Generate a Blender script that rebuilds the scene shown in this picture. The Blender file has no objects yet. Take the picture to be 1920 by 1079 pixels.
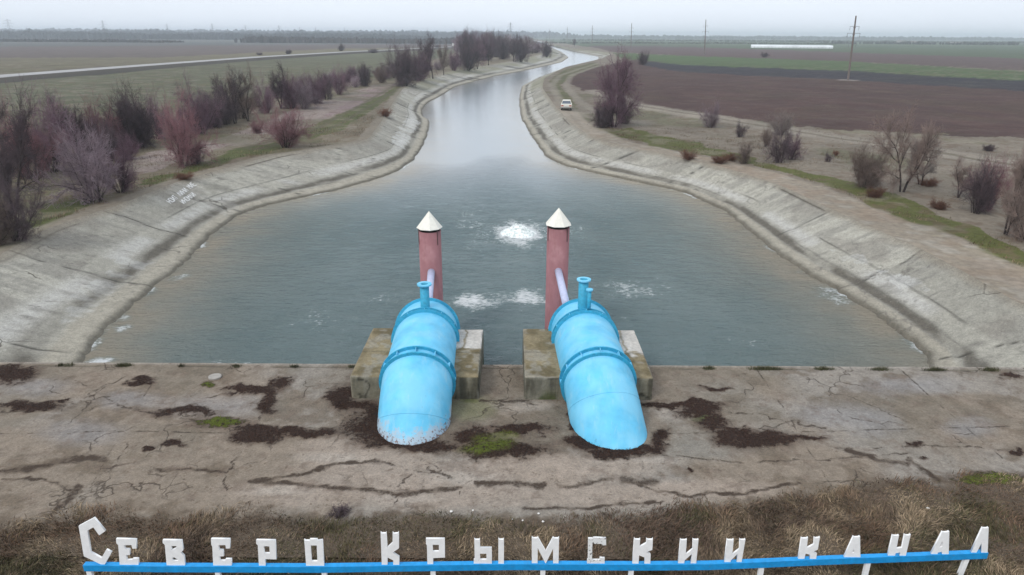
import bpy, bmesh, math, random
import numpy as np
from mathutils import Vector, Matrix

# ------------------------------------------------------------------ camera, world, sun, exposure
SC = bpy.context.scene
COL = SC.collection
CAM_H = 13.0
F = 1280.0                       # focal length in photo pixels (photo 1920 x 1079)
PITCH = math.atan((539.5 - 66.0) / F)
ROLL = math.radians(0.3)
camd = bpy.data.cameras.new("camera")
camd.sensor_width = 36.0
camd.lens = 36.0 * F / 1920.0
camd.clip_start = 0.3
camd.clip_end = 60000
cam = bpy.data.objects.new("camera", camd)
COL.objects.link(cam)
RM = Matrix.Rotation(math.pi / 2 - PITCH, 4, 'X') @ Matrix.Rotation(ROLL, 4, 'Z')
cam.matrix_world = Matrix.Translation((0, 0, CAM_H)) @ RM
SC.camera = cam
R3 = np.array(RM.to_3x3())

SUN_EL, SUN_AZ = math.radians(46), math.radians(-138)      # azimuth from +Y towards +X
W = bpy.data.worlds.new("World")
SC.world = W
W.use_nodes = True
nt = W.node_tree
nt.nodes.clear()
sky = nt.nodes.new('ShaderNodeTexSky')
sky.sky_type = 'NISHITA'
sky.sun_disc = False
sky.sun_elevation = SUN_EL
sky.sun_rotation = SUN_AZ
sky.dust_density = 4.0
sky.air_density = 1.0
tc = nt.nodes.new('ShaderNodeTexCoord')
nz = nt.nodes.new('ShaderNodeTexNoise'); nz.inputs['Scale'].default_value = 1.6; nz.inputs['Detail'].default_value = 4
mp = nt.nodes.new('ShaderNodeMapping'); mp.inputs['Scale'].default_value = (1, 1, 3.5)
rampn = nt.nodes.new('ShaderNodeMapRange')
rampn.inputs['From Min'].default_value = 0.3; rampn.inputs['From Max'].default_value = 0.7
rampn.inputs['To Min'].default_value = 0.92; rampn.inputs['To Max'].default_value = 1.06
cl = nt.nodes.new('ShaderNodeVectorMath'); cl.operation = 'SCALE'
cl.inputs[0].default_value = (7.25, 7.8, 8.6)             # even cloud deck
mx = nt.nodes.new('ShaderNodeMix'); mx.data_type = 'RGBA'; mx.inputs['Factor'].default_value = 0.88
bg = nt.nodes.new('ShaderNodeBackground'); bg.inputs['Strength'].default_value = 0.1
out = nt.nodes.new('ShaderNodeOutputWorld')
L = nt.links.new
L(tc.outputs['Generated'], mp.inputs['Vector']); L(mp.outputs[0], nz.inputs['Vector'])
L(nz.outputs[0], rampn.inputs['Value']); L(rampn.outputs[0], cl.inputs['Scale'])
L(sky.outputs[0], mx.inputs['A']); L(cl.outputs[0], mx.inputs['B'])
L(mx.outputs['Result'], bg.inputs['Color']); L(bg.outputs[0], out.inputs['Surface'])

sund = bpy.data.lights.new("sun", 'SUN')
sund.energy = 1.15
sund.angle = math.radians(18)
sund.color = (1.0, 0.965, 0.92)
sun = bpy.data.objects.new("sun", sund)
COL.objects.link(sun)
sd = Vector((math.sin(SUN_AZ) * math.cos(SUN_EL), math.cos(SUN_AZ) * math.cos(SUN_EL), math.sin(SUN_EL)))
sun.rotation_euler = sd.to_track_quat('Z', 'Y').to_euler()
sun.location = (0, 0, 60)
SC.view_settings.view_transform = 'Standard'
SC.view_settings.look = 'None'
SC.view_settings.exposure = 0.52
SC.view_settings.gamma = 1.0
SC.cycles.volume_bounces = 4
SC.cycles.max_bounces = 8

# ------------------------------------------------------------------ numeric helpers
rnd = random.Random(7)
rng = np.random.default_rng(7)


def at(px, py, z=0.0):
    """point of the plane at height z that a spot of the survey photo shows"""
    d = R3 @ np.array([(px - 960.0) / F, -(py - 539.5) / F, -1.0])
    s = (z - CAM_H) / d[2]
    return np.array([d[0] * s, d[1] * s, z])


def at_y(px, py, Y):
    d = R3 @ np.array([(px - 960.0) / F, -(py - 539.5) / F, -1.0])
    s = Y / d[1]
    return np.array([d[0] * s, Y, CAM_H + d[2] * s])


def proj(P):
    q = (np.asarray(P) - np.array([0, 0, CAM_H])) @ R3
    w = np.maximum(-q[..., 2], 1e-6)
    return 960 + F * q[..., 0] / w, 539.5 - F * q[..., 1] / w, w


def depth_at(px, py, z):
    p = at(px, py, z)
    return float(proj(p)[2])


def _h(ix, iy, seed):
    n = (ix.astype(np.int64) * 374761393 + iy.astype(np.int64) * 668265263 + seed * 974711) & 0x7fffffff
    n = ((n ^ (n >> 13)) * 1274126177) & 0x7fffffff
    n = n ^ (n >> 16)
    return (n & 0xffff) / 65535.0


def vnoise(x, y, seed=0):
    ix = np.floor(x); iy = np.floor(y)
    fx = x - ix; fy = y - iy
    fx = fx * fx * (3 - 2 * fx); fy = fy * fy * (3 - 2 * fy)
    a = _h(ix, iy, seed); b = _h(ix + 1, iy, seed); c = _h(ix, iy + 1, seed); d = _h(ix + 1, iy + 1, seed)
    return (a * (1 - fx) + b * fx) * (1 - fy) + (c * (1 - fx) + d * fx) * fy


def fbm(x, y, seed=0, octaves=4, gain=0.5):
    s = 0; a = 1.0; t = 0
    for k in range(octaves):
        s = s + a * vnoise(x * 2 ** k + 17.3 * k, y * 2 ** k - 9.1 * k, seed + k)
        t += a; a *= gain
    return s / t


def sst(a, b, x):
    t = np.clip((x - a) / (b - a), 0, 1)
    return t * t * (3 - 2 * t)


def lerp(a, b, t):
    return a + (b - a) * t


def mixc(base, col, f):
    return base * (1 - f[..., None]) + np.array(col) * f[..., None]


def polydist(x, y, pts):
    """distance to a polyline"""
    best = np.full(x.shape, 1e9)
    for (x0, y0), (x1, y1) in zip(pts[:-1], pts[1:]):
        dx, dy = x1 - x0, y1 - y0
        t = np.clip(((x - x0) * dx + (y - y0) * dy) / (dx * dx + dy * dy + 1e-9), 0, 1)
        best = np.minimum(best, np.hypot(x - x0 - t * dx, y - y0 - t * dy))
    return best


def inpoly(x, y, pts):
    ins = np.zeros(x.shape, bool)
    n = len(pts)
    for i in range(n):
        x0, y0 = pts[i]; x1, y1 = pts[(i + 1) % n]
        if y0 == y1:
            continue
        c = ((y0 > y) != (y1 > y)) & (x < (x1 - x0) * (y - y0) / (y1 - y0) + x0)
        ins ^= c
    return ins


# ------------------------------------------------------------------ object helpers
def link_mesh(name, me, mat=None, parent=None):
    o = bpy.data.objects.new(name, me)
    COL.objects.link(o)
    if mat is not None:
        me.materials.append(mat)
    if parent is not None:
        o.parent = parent
    return o


def tag(o, label=None, cat=None, group=None, kind=None):
    if label: o['label'] = label
    if cat: o['category'] = cat
    if group: o['group'] = group
    if kind: o['kind'] = kind
    return o


def empty(name, loc, label, cat, group=None, rz=0.0):
    o = bpy.data.objects.new(name, None)
    o.empty_display_size = 0.3
    COL.objects.link(o)
    o.location = loc
    o.rotation_euler = (0, 0, rz)
    return tag(o, label, cat, group)


def np_mesh(name, V, quads=None, tris=None, col=None, attrs=None, smooth=False):
    me = bpy.data.meshes.new(name)
    nq = 0 if quads is None else len(quads)
    ntr = 0 if tris is None else len(tris)
    me.vertices.add(len(V))
    me.vertices.foreach_set('co', np.asarray(V, np.float32).ravel())
    parts = []; starts = []
    if nq:
        parts.append(np.asarray(quads, np.int32).ravel()); starts.append(np.arange(nq) * 4)
    if ntr:
        parts.append(np.asarray(tris, np.int32).ravel()); starts.append(nq * 4 + np.arange(ntr) * 3)
    li = np.concatenate(parts)
    me.loops.add(len(li)); me.loops.foreach_set('vertex_index', li.astype(np.int32))
    me.polygons.add(nq + ntr)
    me.polygons.foreach_set('loop_start', np.concatenate(starts).astype(np.int32))
    if smooth:
        me.polygons.foreach_set('use_smooth', np.ones(nq + ntr, bool))
    me.update(calc_edges=True)
    if col is not None:
        a = me.attributes.new('tint', 'FLOAT_COLOR', 'POINT')
        c4 = np.ones((len(V), 4), np.float32); c4[:, :3] = col
        a.data.foreach_set('color', c4.ravel())
    for k, v in (attrs or {}).items():
        a = me.attributes.new(k, 'FLOAT', 'POINT')
        a.data.foreach_set('value', np.asarray(v, np.float32).ravel())
    return me


def grid_quads(nr, nc, off=0, flip=False):
    i = np.arange(nr - 1)[:, None] * nc + np.arange(nc - 1)[None, :] + off
    q = np.stack([i, i + 1, i + nc + 1, i + nc], -1).reshape(-1, 4)
    return q[:, ::-1] if flip else q


def bm_obj(name, bm, mat, parent=None, smooth=False):
    me = bpy.data.meshes.new(name)
    bmesh.ops.recalc_face_normals(bm, faces=bm.faces)
    bm.to_mesh(me); bm.free()
    if smooth:
        for p in me.polygons: p.use_smooth = True
    return link_mesh(name, me, mat, parent)


def add_box(bm, c, s, rot=None, bevel=0.0):
    r = bmesh.ops.create_cube(bm, size=1.0)
    vs = r['verts']
    M = Matrix.Translation(c) @ (rot or Matrix.Identity(4)) @ Matrix.Diagonal((s[0], s[1], s[2], 1))
    bmesh.ops.transform(bm, matrix=M, verts=vs)
    if bevel > 0:
        es = list({e for v in vs for e in v.link_edges})
        bmesh.ops.bevel(bm, geom=es, offset=bevel, segments=2, affect='EDGES', profile=0.5)


def add_tube(bm, pts, radii, n=24, caps=True, closed=False):
    """sweep a circle along points"""
    pts = [Vector(p) for p in pts]
    if not isinstance(radii, (list, tuple)): radii = [radii] * len(pts)
    rings = []
    prev = None
    for i, p in enumerate(pts):
        if closed:
            t = (pts[(i + 1) % len(pts)] - pts[i - 1]).normalized()
        else:
            t = (pts[min(i + 1, len(pts) - 1)] - pts[max(i - 1, 0)]).normalized()
        if prev is None:
            u = t.cross(Vector((0, 0, 1)))
            if u.length < 1e-3: u = t.cross(Vector((1, 0, 0)))
            u.normalize()
        else:
            u = (prev - t * prev.dot(t)).normalized()
        prev = u
        v = t.cross(u)
        rings.append([bm.verts.new(p + (u * math.cos(a) + v * math.sin(a)) * radii[i])
                      for a in [2 * math.pi * k / n for k in range(n)]])
    m = len(rings)
    for i in range(m if closed else m - 1):
        a = rings[i]; b = rings[(i + 1) % m]
        for k in range(n):
            bm.faces.new((a[k], a[(k + 1) % n], b[(k + 1) % n], b[k]))
    if caps and not closed:
        bm.faces.new(rings[0][::-1]); bm.faces.new(rings[-1])
    return rings


def add_prism(bm, pts, axis_vec):
    """extrude a planar polygon"""
    a = [bm.verts.new(p) for p in pts]
    b = [bm.verts.new(Vector(p) + Vector(axis_vec)) for p in pts]
    n = len(a)
    bm.faces.new(a[::-1]); bm.faces.new(b)
    for i in range(n):
        bm.faces.new((a[i], a[(i + 1) % n], b[(i + 1) % n], b[i]))


# ------------------------------------------------------------------ materials
class NT:
    def __init__(s, name, rough=0.8, spec=0.3):
        s.m = bpy.data.materials.new(name); s.m.use_nodes = True
        s.t = s.m.node_tree
        s.b = s.t.nodes['Principled BSDF']
        s.b.inputs['Roughness'].default_value = rough
        s.b.inputs['Specular IOR Level'].default_value = spec
        s.tc = None

    def n(s, typ, **kw):
        x = s.t.nodes.new(typ)
        for k, v in kw.items(): setattr(x, k, v)
        return x

    def l(s, a, b): s.t.links.new(a, b)

    def coord(s, scale=(1, 1, 1), kind='Object'):
        if s.tc is None: s.tc = s.n('ShaderNodeTexCoord')
        m = s.n('ShaderNodeMapping'); m.inputs['Scale'].default_value = scale
        s.l(s.tc.outputs[kind], m.inputs['Vector'])
        return m.outputs[0]

    def noise(s, scale, detail=4, vec=None, rough=0.55):
        x = s.n('ShaderNodeTexNoise')
        x.inputs['Scale'].default_value = scale; x.inputs['Detail'].default_value = detail
        x.inputs['Roughness'].default_value = rough
        s.l(vec if vec is not None else s.coord(), x.inputs['Vector'])
        return x.outputs[0]

    def rng(s, v, a, b, c, d, clamp=True):
        x = s.n('ShaderNodeMapRange'); x.clamp = clamp
        for k, q in zip(('From Min', 'From Max', 'To Min', 'To Max'), (a, b, c, d)): x.inputs[k].default_value = q
        s.l(v, x.inputs['Value']); return x.outputs[0]

    def math(s, op, a, b=None):
        x = s.n('ShaderNodeMath', operation=op)
        for i, q in enumerate((a, b)):
            if q is None: continue
            if isinstance(q, (int, float)): x.inputs[i].default_value = q
            else: s.l(q, x.inputs[i])
        return x.outputs[0]

    def mix(s, f, a, b, blend='MIX'):
        x = s.n('ShaderNodeMix', data_type='RGBA', blend_type=blend)
        for k, q in (('Factor', f), ('A', a), ('B', b)):
            if isinstance(q, (int, float)): x.inputs[k].default_value = q
            elif isinstance(q, tuple): x.inputs[k].default_value = (*q, 1)
            else: s.l(q, x.inputs[k])
        return x.outputs['Result']

    def scale(s, col, f):
        x = s.n('ShaderNodeVectorMath', operation='SCALE')
        if isinstance(col, tuple): x.inputs[0].default_value = col
        else: s.l(col, x.inputs[0])
        s.l(f, x.inputs['Scale']); return x.outputs[0]

    def attr(s, name, out='Color'):
        x = s.n('ShaderNodeAttribute', attribute_name=name)
        return x.outputs[out]

    def base(s, c):
        if isinstance(c, tuple): s.b.inputs['Base Color'].default_value = (*c, 1)
        else: s.l(c, s.b.inputs['Base Color'])

    def bump(s, h, strength=0.5, dist=0.05):
        x = s.n('ShaderNodeBump'); x.inputs['Strength'].default_value = strength
        x.inputs['Distance'].default_value = dist
        s.l(h, x.inputs['Height']); s.l(x.outputs[0], s.b.inputs['Normal'])


def tint_material(name, fine=9.0, mid=0.9, amp=0.22, bump=0.5, bdist=0.03, rough=0.9, tintvar=None):
    m = NT(name, rough, 0.2)
    c = m.attr('tint')
    f = m.rng(m.noise(fine, 5, rough=0.7), 0.3, 0.7, 1 - amp, 1 + amp)
    g = m.rng(m.noise(mid, 3), 0.3, 0.7, 1 - amp * 0.7, 1 + amp * 0.7)
    k = m.math('MULTIPLY', f, g)
    c = m.scale(c, k)
    if tintvar:
        c = m.mix(m.rng(m.noise(fine * 0.23, 3), 0.52, 0.68, 0, 0.5), c, tintvar)
    m.base(c)
    m.bump(m.noise(fine * 1.2, 6, rough=0.7), bump, bdist)
    return m.m


def paint(name, col, var=0.12, rough=0.5, rust=None, scale=6.0, rust_at=0.62, spec=0.4):
    m = NT(name, rough, spec)
    k = m.rng(m.noise(scale, 4), 0.3, 0.7, 1 - var, 1 + var)
    c = m.scale(col, k)
    if rust:
        f = m.rng(m.noise(scale * 2.3, 6, rough=0.7), rust_at, rust_at + 0.05, 0, 1)
        c = m.mix(f, c, rust)
    m.base(c)
    m.bump(m.noise(scale * 5, 4), 0.15, 0.01)
    return m.m


M = {}
M['apron'] = tint_material('weathered_apron_concrete', fine=14, mid=1.3, amp=0.2, bump=0.7, bdist=0.02, tintvar=(0.17, 0.125, 0.095))
m = NT('apron_concrete', 0.9, 0.2)
c = m.attr('tint')
f1 = m.noise(16, 6, rough=0.75); f2 = m.noise(3.1, 5, rough=0.65); f3 = m.noise(60, 3, rough=0.7)
k = m.math('MULTIPLY', m.rng(f1, 0.3, 0.7, 0.70, 1.30), m.rng(f2, 0.3, 0.7, 0.82, 1.18))
k = m.math('MULTIPLY', k, m.rng(f3, 0.35, 0.65, 0.85, 1.15))
c = m.scale(c, k)
c = m.mix(m.rng(m.noise(5.2, 6, rough=0.7), 0.60, 0.66, 0, 0.6), c, (0.085, 0.06, 0.042))
c = m.mix(m.rng(m.noise(38, 3), 0.69, 0.72, 0, 0.8), c, (0.42, 0.39, 0.35))
cw = m.n('ShaderNodeTexVoronoi'); cw.feature = 'DISTANCE_TO_EDGE'; cw.inputs['Scale'].default_value = 0.55
wv = m.n('ShaderNodeVectorMath', operation='ADD'); nv = m.n('ShaderNodeTexNoise'); nv.inputs['Scale'].default_value = 1.4; nv.inputs['Detail'].default_value = 5
m.l(m.coord(), nv.inputs['Vector']); m.l(nv.outputs['Color'], wv.inputs[0]); m.l(m.coord(), wv.inputs[1]); m.l(wv.outputs[0], cw.inputs['Vector'])
hair = m.math('MULTIPLY', m.rng(cw.outputs['Distance'], 0.004, 0.014, 1, 0), m.rng(m.noise(0.5, 3), 0.53, 0.62, 0, 1))
c = m.mix(m.math('MULTIPLY', hair, 0.75), c, (0.05, 0.036, 0.026))
fc = m.math('ADD', m.attr('crack', 'Fac'), m.rng(f1, 0.3, 0.7, -0.3, 0.3))
fc = m.math('SUBTRACT', fc, m.rng(m.noise(1.6, 4, rough=0.7), 0.42, 0.66, 0, 0.45))
fc = m.rng(fc, 0.50, 0.80, 0, 0.9)
c = m.mix(fc, c, (0.045, 0.030, 0.021))
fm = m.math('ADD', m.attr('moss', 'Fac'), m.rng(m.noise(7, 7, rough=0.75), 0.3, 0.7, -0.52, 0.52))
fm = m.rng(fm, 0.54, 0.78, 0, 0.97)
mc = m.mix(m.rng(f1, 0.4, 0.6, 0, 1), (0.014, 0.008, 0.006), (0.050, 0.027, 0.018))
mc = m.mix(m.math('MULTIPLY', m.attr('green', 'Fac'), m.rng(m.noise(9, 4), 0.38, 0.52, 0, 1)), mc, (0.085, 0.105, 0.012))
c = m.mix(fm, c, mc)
m.base(c)
hgt = m.math('SUBTRACT', m.math('ADD', m.math('MULTIPLY', f1, 0.5), m.math('MULTIPLY', f2, 0.8)), m.math('ADD', m.math('MULTIPLY', fc, 0.8), hair))
m.bump(m.math('ADD', hgt, m.math('MULTIPLY', m.math('MULTIPLY', fm, f1), 2.0)), 0.8, 0.03)
M['apron'] = m.m
m = NT('lining_concrete', 0.9, 0.2)
c = m.attr('tint')
f1 = m.noise(11, 6, rough=0.75); f2 = m.noise(2.4, 5, rough=0.7); f3 = m.noise(34, 3, rough=0.7)
k = m.math('MULTIPLY', m.rng(f1, 0.3, 0.7, 0.74, 1.26), m.rng(f2, 0.3, 0.7, 0.80, 1.20))
k = m.math('MULTIPLY', k, m.rng(f3, 0.35, 0.65, 0.82, 1.18))
c = m.scale(c, k)
c = m.mix(m.rng(m.noise(4.0, 6, rough=0.75), 0.61, 0.68, 0, 0.5), c, (0.10, 0.09, 0.07))
c = m.mix(m.rng(m.noise(6.5, 5, rough=0.7), 0.64, 0.70, 0, 0.6), c, (0.45, 0.44, 0.40))
c = m.mix(m.rng(m.noise(13, 4, rough=0.6), 0.70, 0.73, 0, 0.8), c, (0.05, 0.045, 0.035))
cw = m.n('ShaderNodeTexVoronoi'); cw.feature = 'DISTANCE_TO_EDGE'; cw.inputs['Scale'].default_value = 0.30
wv = m.n('ShaderNodeVectorMath', operation='ADD'); nv = m.n('ShaderNodeTexNoise'); nv.inputs['Scale'].default_value = 0.9; nv.inputs['Detail'].default_value = 5
m.l(m.coord(), nv.inputs['Vector']); m.l(nv.outputs['Color'], wv.inputs[0]); m.l(m.coord(), wv.inputs[1]); m.l(wv.outputs[0], cw.inputs['Vector'])
hair = m.math('MULTIPLY', m.rng(cw.outputs['Distance'], 0.004, 0.012, 1, 0), m.rng(m.noise(0.25, 3), 0.58, 0.66, 0, 1))
c = m.mix(m.math('MULTIPLY', hair, 0.7), c, (0.06, 0.05, 0.04))
m.base(c)
m.bump(m.math('SUBTRACT', m.math('ADD', f1, f2), hair), 0.9, 0.03)
M['bank'] = m.m
M['ground'] = tint_material('steppe_ground', fine=2.2, mid=0.13, amp=0.25, bump=0.9, bdist=0.08)
M['road'] = tint_material('road_asphalt', fine=1.0, mid=0.1, amp=0.1, bump=0.1)
M['block'] = tint_material('block_concrete', fine=8, mid=1.5, amp=0.25, bump=0.8, bdist=0.03)
M['blade'] = NT('dry_grass_blades', 0.85, 0.15)
M['blade'].base(M['blade'].attr('tint')); M['blade'] = M['blade'].m
M['pipe'] = None

# ------------------------------------------------------------------ canal lines (world), as functions of Y
APY = 23.6                                     # far edge of the apron
Z_CREST = 2.2


def line(pix, z, extra_near=None):
    P = [at(x, y, z)[:2] for x, y in pix]
    P = sorted([tuple(p) for p in P] + list(extra_near or []), key=lambda p: p[1])
    P = np.array(P)
    return P


WLp = line([(185, 630), (240, 580), (300, 530), (350, 490), (395, 442), (440, 407), (490, 388), (560, 372),
            (640, 355), (700, 338), (750, 319), (775, 300), (792, 275), (804, 245), (806, 228), (792, 218), (791, 207), (800, 194), (827, 180),
            (853, 163), (927, 143), (987, 132), (1053, 117), (1066, 108), (1053, 98), (1035, 90)], 0.0, [(-17.6, 10), (-17.3, APY)])
CLp = line([(0, 478), (89, 428), (222, 385), (330, 342), (426, 315), (517, 290), (640, 272), (690, 262), (715, 228), (737, 193), (745, 180), (757, 165),
            (800, 147), (853, 132), (927, 121), (987, 109), (1035, 97)], Z_CREST, [(-27.5, 10), (-27.2, APY)])
WRp = line([(1740, 668), (1695, 630), (1640, 590), (1569, 545), (1502, 508), (1465, 482), (1410, 437), (1354, 393), (1280, 360),
            (1200, 343), (1120, 326), (1057, 311), (1023, 293), (1000, 260), (977, 222), (973, 187), (978, 163), (1007, 147), (1047, 132),
            (1117, 118), (1124, 107), (1075, 97), (1042, 89)], 0.0, [(16.6, 10), (16.6, APY)])
CRp = line([(1920, 574), (1810, 511), (1719, 463), (1632, 426), (1551, 389), (1465, 348), (1370, 318), (1280, 296), (1130, 266), (1107, 256), (1070, 230), (1040, 198), (1017, 165), (1020, 147),
            (1060, 126), (1128, 110), (1150, 100), (1060, 90)], Z_CREST, [(25.0, 10), (24.6, APY)])
YEND = 0.5 * (WLp[-1, 1] + WRp[-1, 1])
CX = 0.5 * (WLp[-1, 0] + WRp[-1, 0])


def smooth_interp(P, Y, sig=0.012):
    """interpolate with light smoothing"""
    s = 0; w = 0
    for k in (-2, -1, 0, 1, 2):
        ww = math.exp(-k * k / 3)
        s = s + ww * np.interp(Y * (1 + sig * k), P[:, 1], P[:, 0]); w += ww
    return s / w


rowsY = [APY]
while rowsY[-1] < 9500:
    y = rowsY[-1]
    rowsY.append(y + min(max(0.13, y * y * 0.00007), max(0.13, y * 0.06)))
Y = np.array(rowsY)


def lines_at(Y):
    wl = smooth_interp(WLp, Y); cl_ = smooth_interp(CLp, Y); wr = smooth_interp(WRp, Y); cr = smooth_interp(CRp, Y)
    f = sst(YEND * 1.0, YEND * 1.25, Y)
    wl = lerp(wl, CX - 1, f); wr = lerp(wr, CX + 1, f); cl_ = lerp(cl_, CX - 1.5, f); cr = lerp(cr, CX + 1.5, f)
    cl_ = np.minimum(cl_, wl - 1.0); cr = np.maximum(cr, wr + 1.0)
    return cl_, wl, wr, cr


cL, wL, wR, cR = lines_at(Y)
nr = len(Y)
jag = (fbm(Y * 0.8, Y * 0, 5, 3) - 0.5)


# ---- concrete lining of both banks
def profile(t, w):
    """height across the bank: t=0 water edge, t=1 crest (t<0 below water)"""
    lip = 0.30 / np.maximum(w, 1.0)
    z = np.where(t < 0, t * 3.0, 0)
    z = z + np.where(t >= 0, 0.12 * sst(0, lip * 0.35, t), 0)
    z = z + 0.30 * np.clip(t / 0.2, 0, 1) * (t >= 0)
    z = z + (Z_CREST - 0.42) * np.clip((t - 0.2) / 0.8, 0, 1) ** 1.12
    z = z - 0.05 * np.exp(-((t - 0.22) / 0.05) ** 2)
    return z


bank_rows = Y < YEND * 1.2
Yb = Y[bank_rows]
tt = np.concatenate([[-0.35, -0.12], np.linspace(-0.03, 0.1, 8), np.linspace(0.12, 1.0, 52)])


def seams_mask(u, t, seed):
    """transverse joints between the slabs, every 9 to 17 m"""
    r = random.Random(seed)
    m = np.zeros(u.shape); s = np.zeros(u.shape)
    x = 3.0
    k = 0
    prev = 0
    while x < 900:
        wob = 0.5 * (vnoise(t * 4, t * 0 + x, 3) - 0.5) + t * r.uniform(-1.2, 0.4)
        wd = 0.065 if x < 60 else 0.065 + (x - 60) * 0.0012
        g = np.exp(-((u - x - wob) / wd) ** 2)
        br = sst(0.15, 0.4, vnoise(t * 5 + x, t * 0 + 3 * x, 8))
        m = np.maximum(m, g * br * r.uniform(0.65, 1.0))
        tone = r.uniform(-1, 1)
        s = s + (tone - prev) * (u > x + wob)
        prev = tone
        x += r.uniform(6.5, 11); k += 1
    return m, s


def make_bank(name, w_, c_, side, seed):
    Wd = w_[bank_rows]; Cd = c_[bank_rows]
    wid = np.abs(Cd - Wd)
    jg = 0.35 * jag[bank_rows] * np.clip(30 / Yb, 0, 1) ** 0
    t = tt[None, :] + 0 * Yb[:, None]
    w2 = wid[:, None]
    X = Wd[:, None] + side * t * w2
    Z = profile(t, w2)
    crestY = Yb[:, None] + 0 * t
    du = np.hypot(np.gradient(Wd), np.gradient(Yb)); u = np.cumsum(du)[:, None] + 0 * t
    v = t * w2
    # edge lip is broken
    n1 = fbm(u * 0.7, v * 2, seed, 4)
    X = X + side * (0.25 * (fbm(u * 0.5, v * 0.4, seed + 2, 3) - 0.5) + 0.28 * (fbm(u * 2.0, v * 0.4, seed + 4, 3) - 0.5)) * np.exp(-(t / 0.08) ** 2)
    Z = Z + 0.02 * (fbm(u * 0.4, v * 0.6, seed + 9, 3) - 0.5) * sst(0.02, 0.2, t) * (1 - sst(0.9, 1.0, t))
    sm, slab = seams_mask(u, t, seed)
    Z = Z - 0.03 * sm * (t < 0.97)
    end = sst(YEND * 0.98, YEND * 1.2, Yb)[:, None]
    Z = lerp(Z, Z_CREST, end * (t > 0.0))
    streak = fbm(u * 2.2, v * 0.25, seed + 20, 4)          # runs across the slope
    blot = fbm(u * 0.35, v * 0.5, seed + 30, 4)
    base = np.ones(t.shape + (3,)) * np.array([0.31, 0.297, 0.252])
    up = sst(0.50, 0.56, t + 0.05 * (n1 - 0.5))
    base = base * (1 + 0.10 * slab * (0.5 + 0.8 * up))[..., None]
    base = mixc(base, (0.21, 0.20, 0.175), 0.60 * up * sst(0.45, 0.62, streak))
    base = mixc(base, (0.22, 0.205, 0.175), 0.75 * sst(0.5, 0.66, blot) * up)
    pale = np.exp(-((t - 0.42) / 0.09) ** 2) * sst(0.28, 0.5, fbm(u * 0.25, v * 0, seed + 40, 3))
    base = mixc(base, (0.42, 0.41, 0.38), 0.75 * pale)
    low = 1 - sst(0.14, 0.2, t + 0.05 * (n1 - 0.5))
    base = mixc(base, (0.315, 0.29, 0.235), low * 0.9)
    band = np.exp(-((t - 0.245 - 0.06 * (n1 - 0.5)) / 0.062) ** 2)
    base = mixc(base, (0.085, 0.075, 0.06), np.clip(band * (0.34 + 0.8 * sst(0.3, 0.6, fbm(u * 0.3, v, seed + 50, 3))), 0, 0.88))
    sp = sst(0.0, 0.3, streak - 0.5) * sst(0.2, 0.3, t) * (1 - sst(0.4, 0.5, t))
    base = mixc(base, (0.16, 0.15, 0.13), sp * 0.6)
    # longitudinal joint and transverse seams
    lj = np.exp(-((v - 0.53 * w2 - 0.1 * (n1 - 0.5)) / 0.05) ** 2) * sst(0.3, 0.6, vnoise(u * 0.3, u * 0, seed + 60))
    base = mixc(base, (0.07, 0.065, 0.055), 0.8 * lj)
    lj2 = np.exp(-((v - 0.30 * w2 - 0.06 * (n1 - 0.5)) / 0.04) ** 2) * sst(0.4, 0.6, vnoise(u * 0.2, u * 0, seed + 63))
    base = mixc(base, (0.07, 0.065, 0.055), 0.6 * lj2)
    base = mixc(base, (0.045, 0.042, 0.035), np.clip(sm * 1.2, 0, 0.92))
    # cracks
    cr = fbm(u * 0.45, v * 0.45, seed + 70, 4)
    base = mixc(base, (0.10, 0.09, 0.08), 0.6 * np.exp(-((cr - 0.5) / 0.007) ** 2) * sst(0.35, 0.5, vnoise(u * 0.1, v * 0.1, 4)))
    wet = np.exp(-(np.clip(v, 0, 9) / (0.16 + 0.25 * fbm(u * 0.9, v * 0, seed + 95, 3))) ** 2)
    base = mixc(base, (0.10, 0.09, 0.07), 0.85 * wet)
    soil = sst(0.86, 1.0, t + 0.12 * (fbm(u * 0.8, v, seed + 80, 3) - 0.5))
    base = mixc(base, (0.215, 0.19, 0.15), soil * 0.9)
    cj = np.exp(-((t - 0.93) * w2 / 0.07) ** 2) * sst(0.5, 0.6, vnoise(u * 0.12, u * 0, seed + 97)) * (u < 90)
    base = mixc(base, (0.05, 0.04, 0.03), 0.85 * cj)
    far = sst(110, 200, Yb)[:, None] * sst(0.35, 0.55, fbm(u * 0.06, v * 0.2, seed + 90, 3))
    base = mixc(base, (0.19, 0.185, 0.12), far * sst(0.3, 0.5, t) * 0.7)
    qx, qy, _ = proj(np.stack([X, crestY, Z], -1))
    for pol, cc_, ss_ in ([(767, 213), (788, 227), (757, 280), (733, 267)], (0.52, 0.52, 0.50), 0.8), ([(745, 168), (775, 158), (790, 172), (760, 190)], (0.40, 0.39, 0.36), 0.5), \
            ([(330, 343), (372, 350), (452, 388), (420, 412), (280, 380)], (0.40, 0.39, 0.35), 0.45), ([(375, 345), (455, 352), (440, 372), (410, 372)], (0.13, 0.125, 0.10), 0.6), \
            ([(130, 560), (230, 480), (290, 490), (170, 590), (110, 610)], (0.47, 0.47, 0.45), 0.55), ([(1640, 505), (1720, 520), (1745, 545), (1690, 545)], (0.50, 0.50, 0.48), 0.7), ([(1560, 470), (1620, 478), (1625, 495), (1580, 490)], (0.46, 0.46, 0.44), 0.6):
        jq = 14 * (fbm(u * 1.2, v * 1.2, seed + 99, 4, .6) - 0.5)
        if (min(p[0] for p in pol) < 900) == (side < 0):
            base = mixc(base, cc_, ss_ * 0.62 * inpoly(qx + jq, qy + 0.6 * jq, pol) * sst(0.34, 0.62, fbm(u * 1.4, v * 0.9, seed + 98, 4, .6)))
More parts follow.
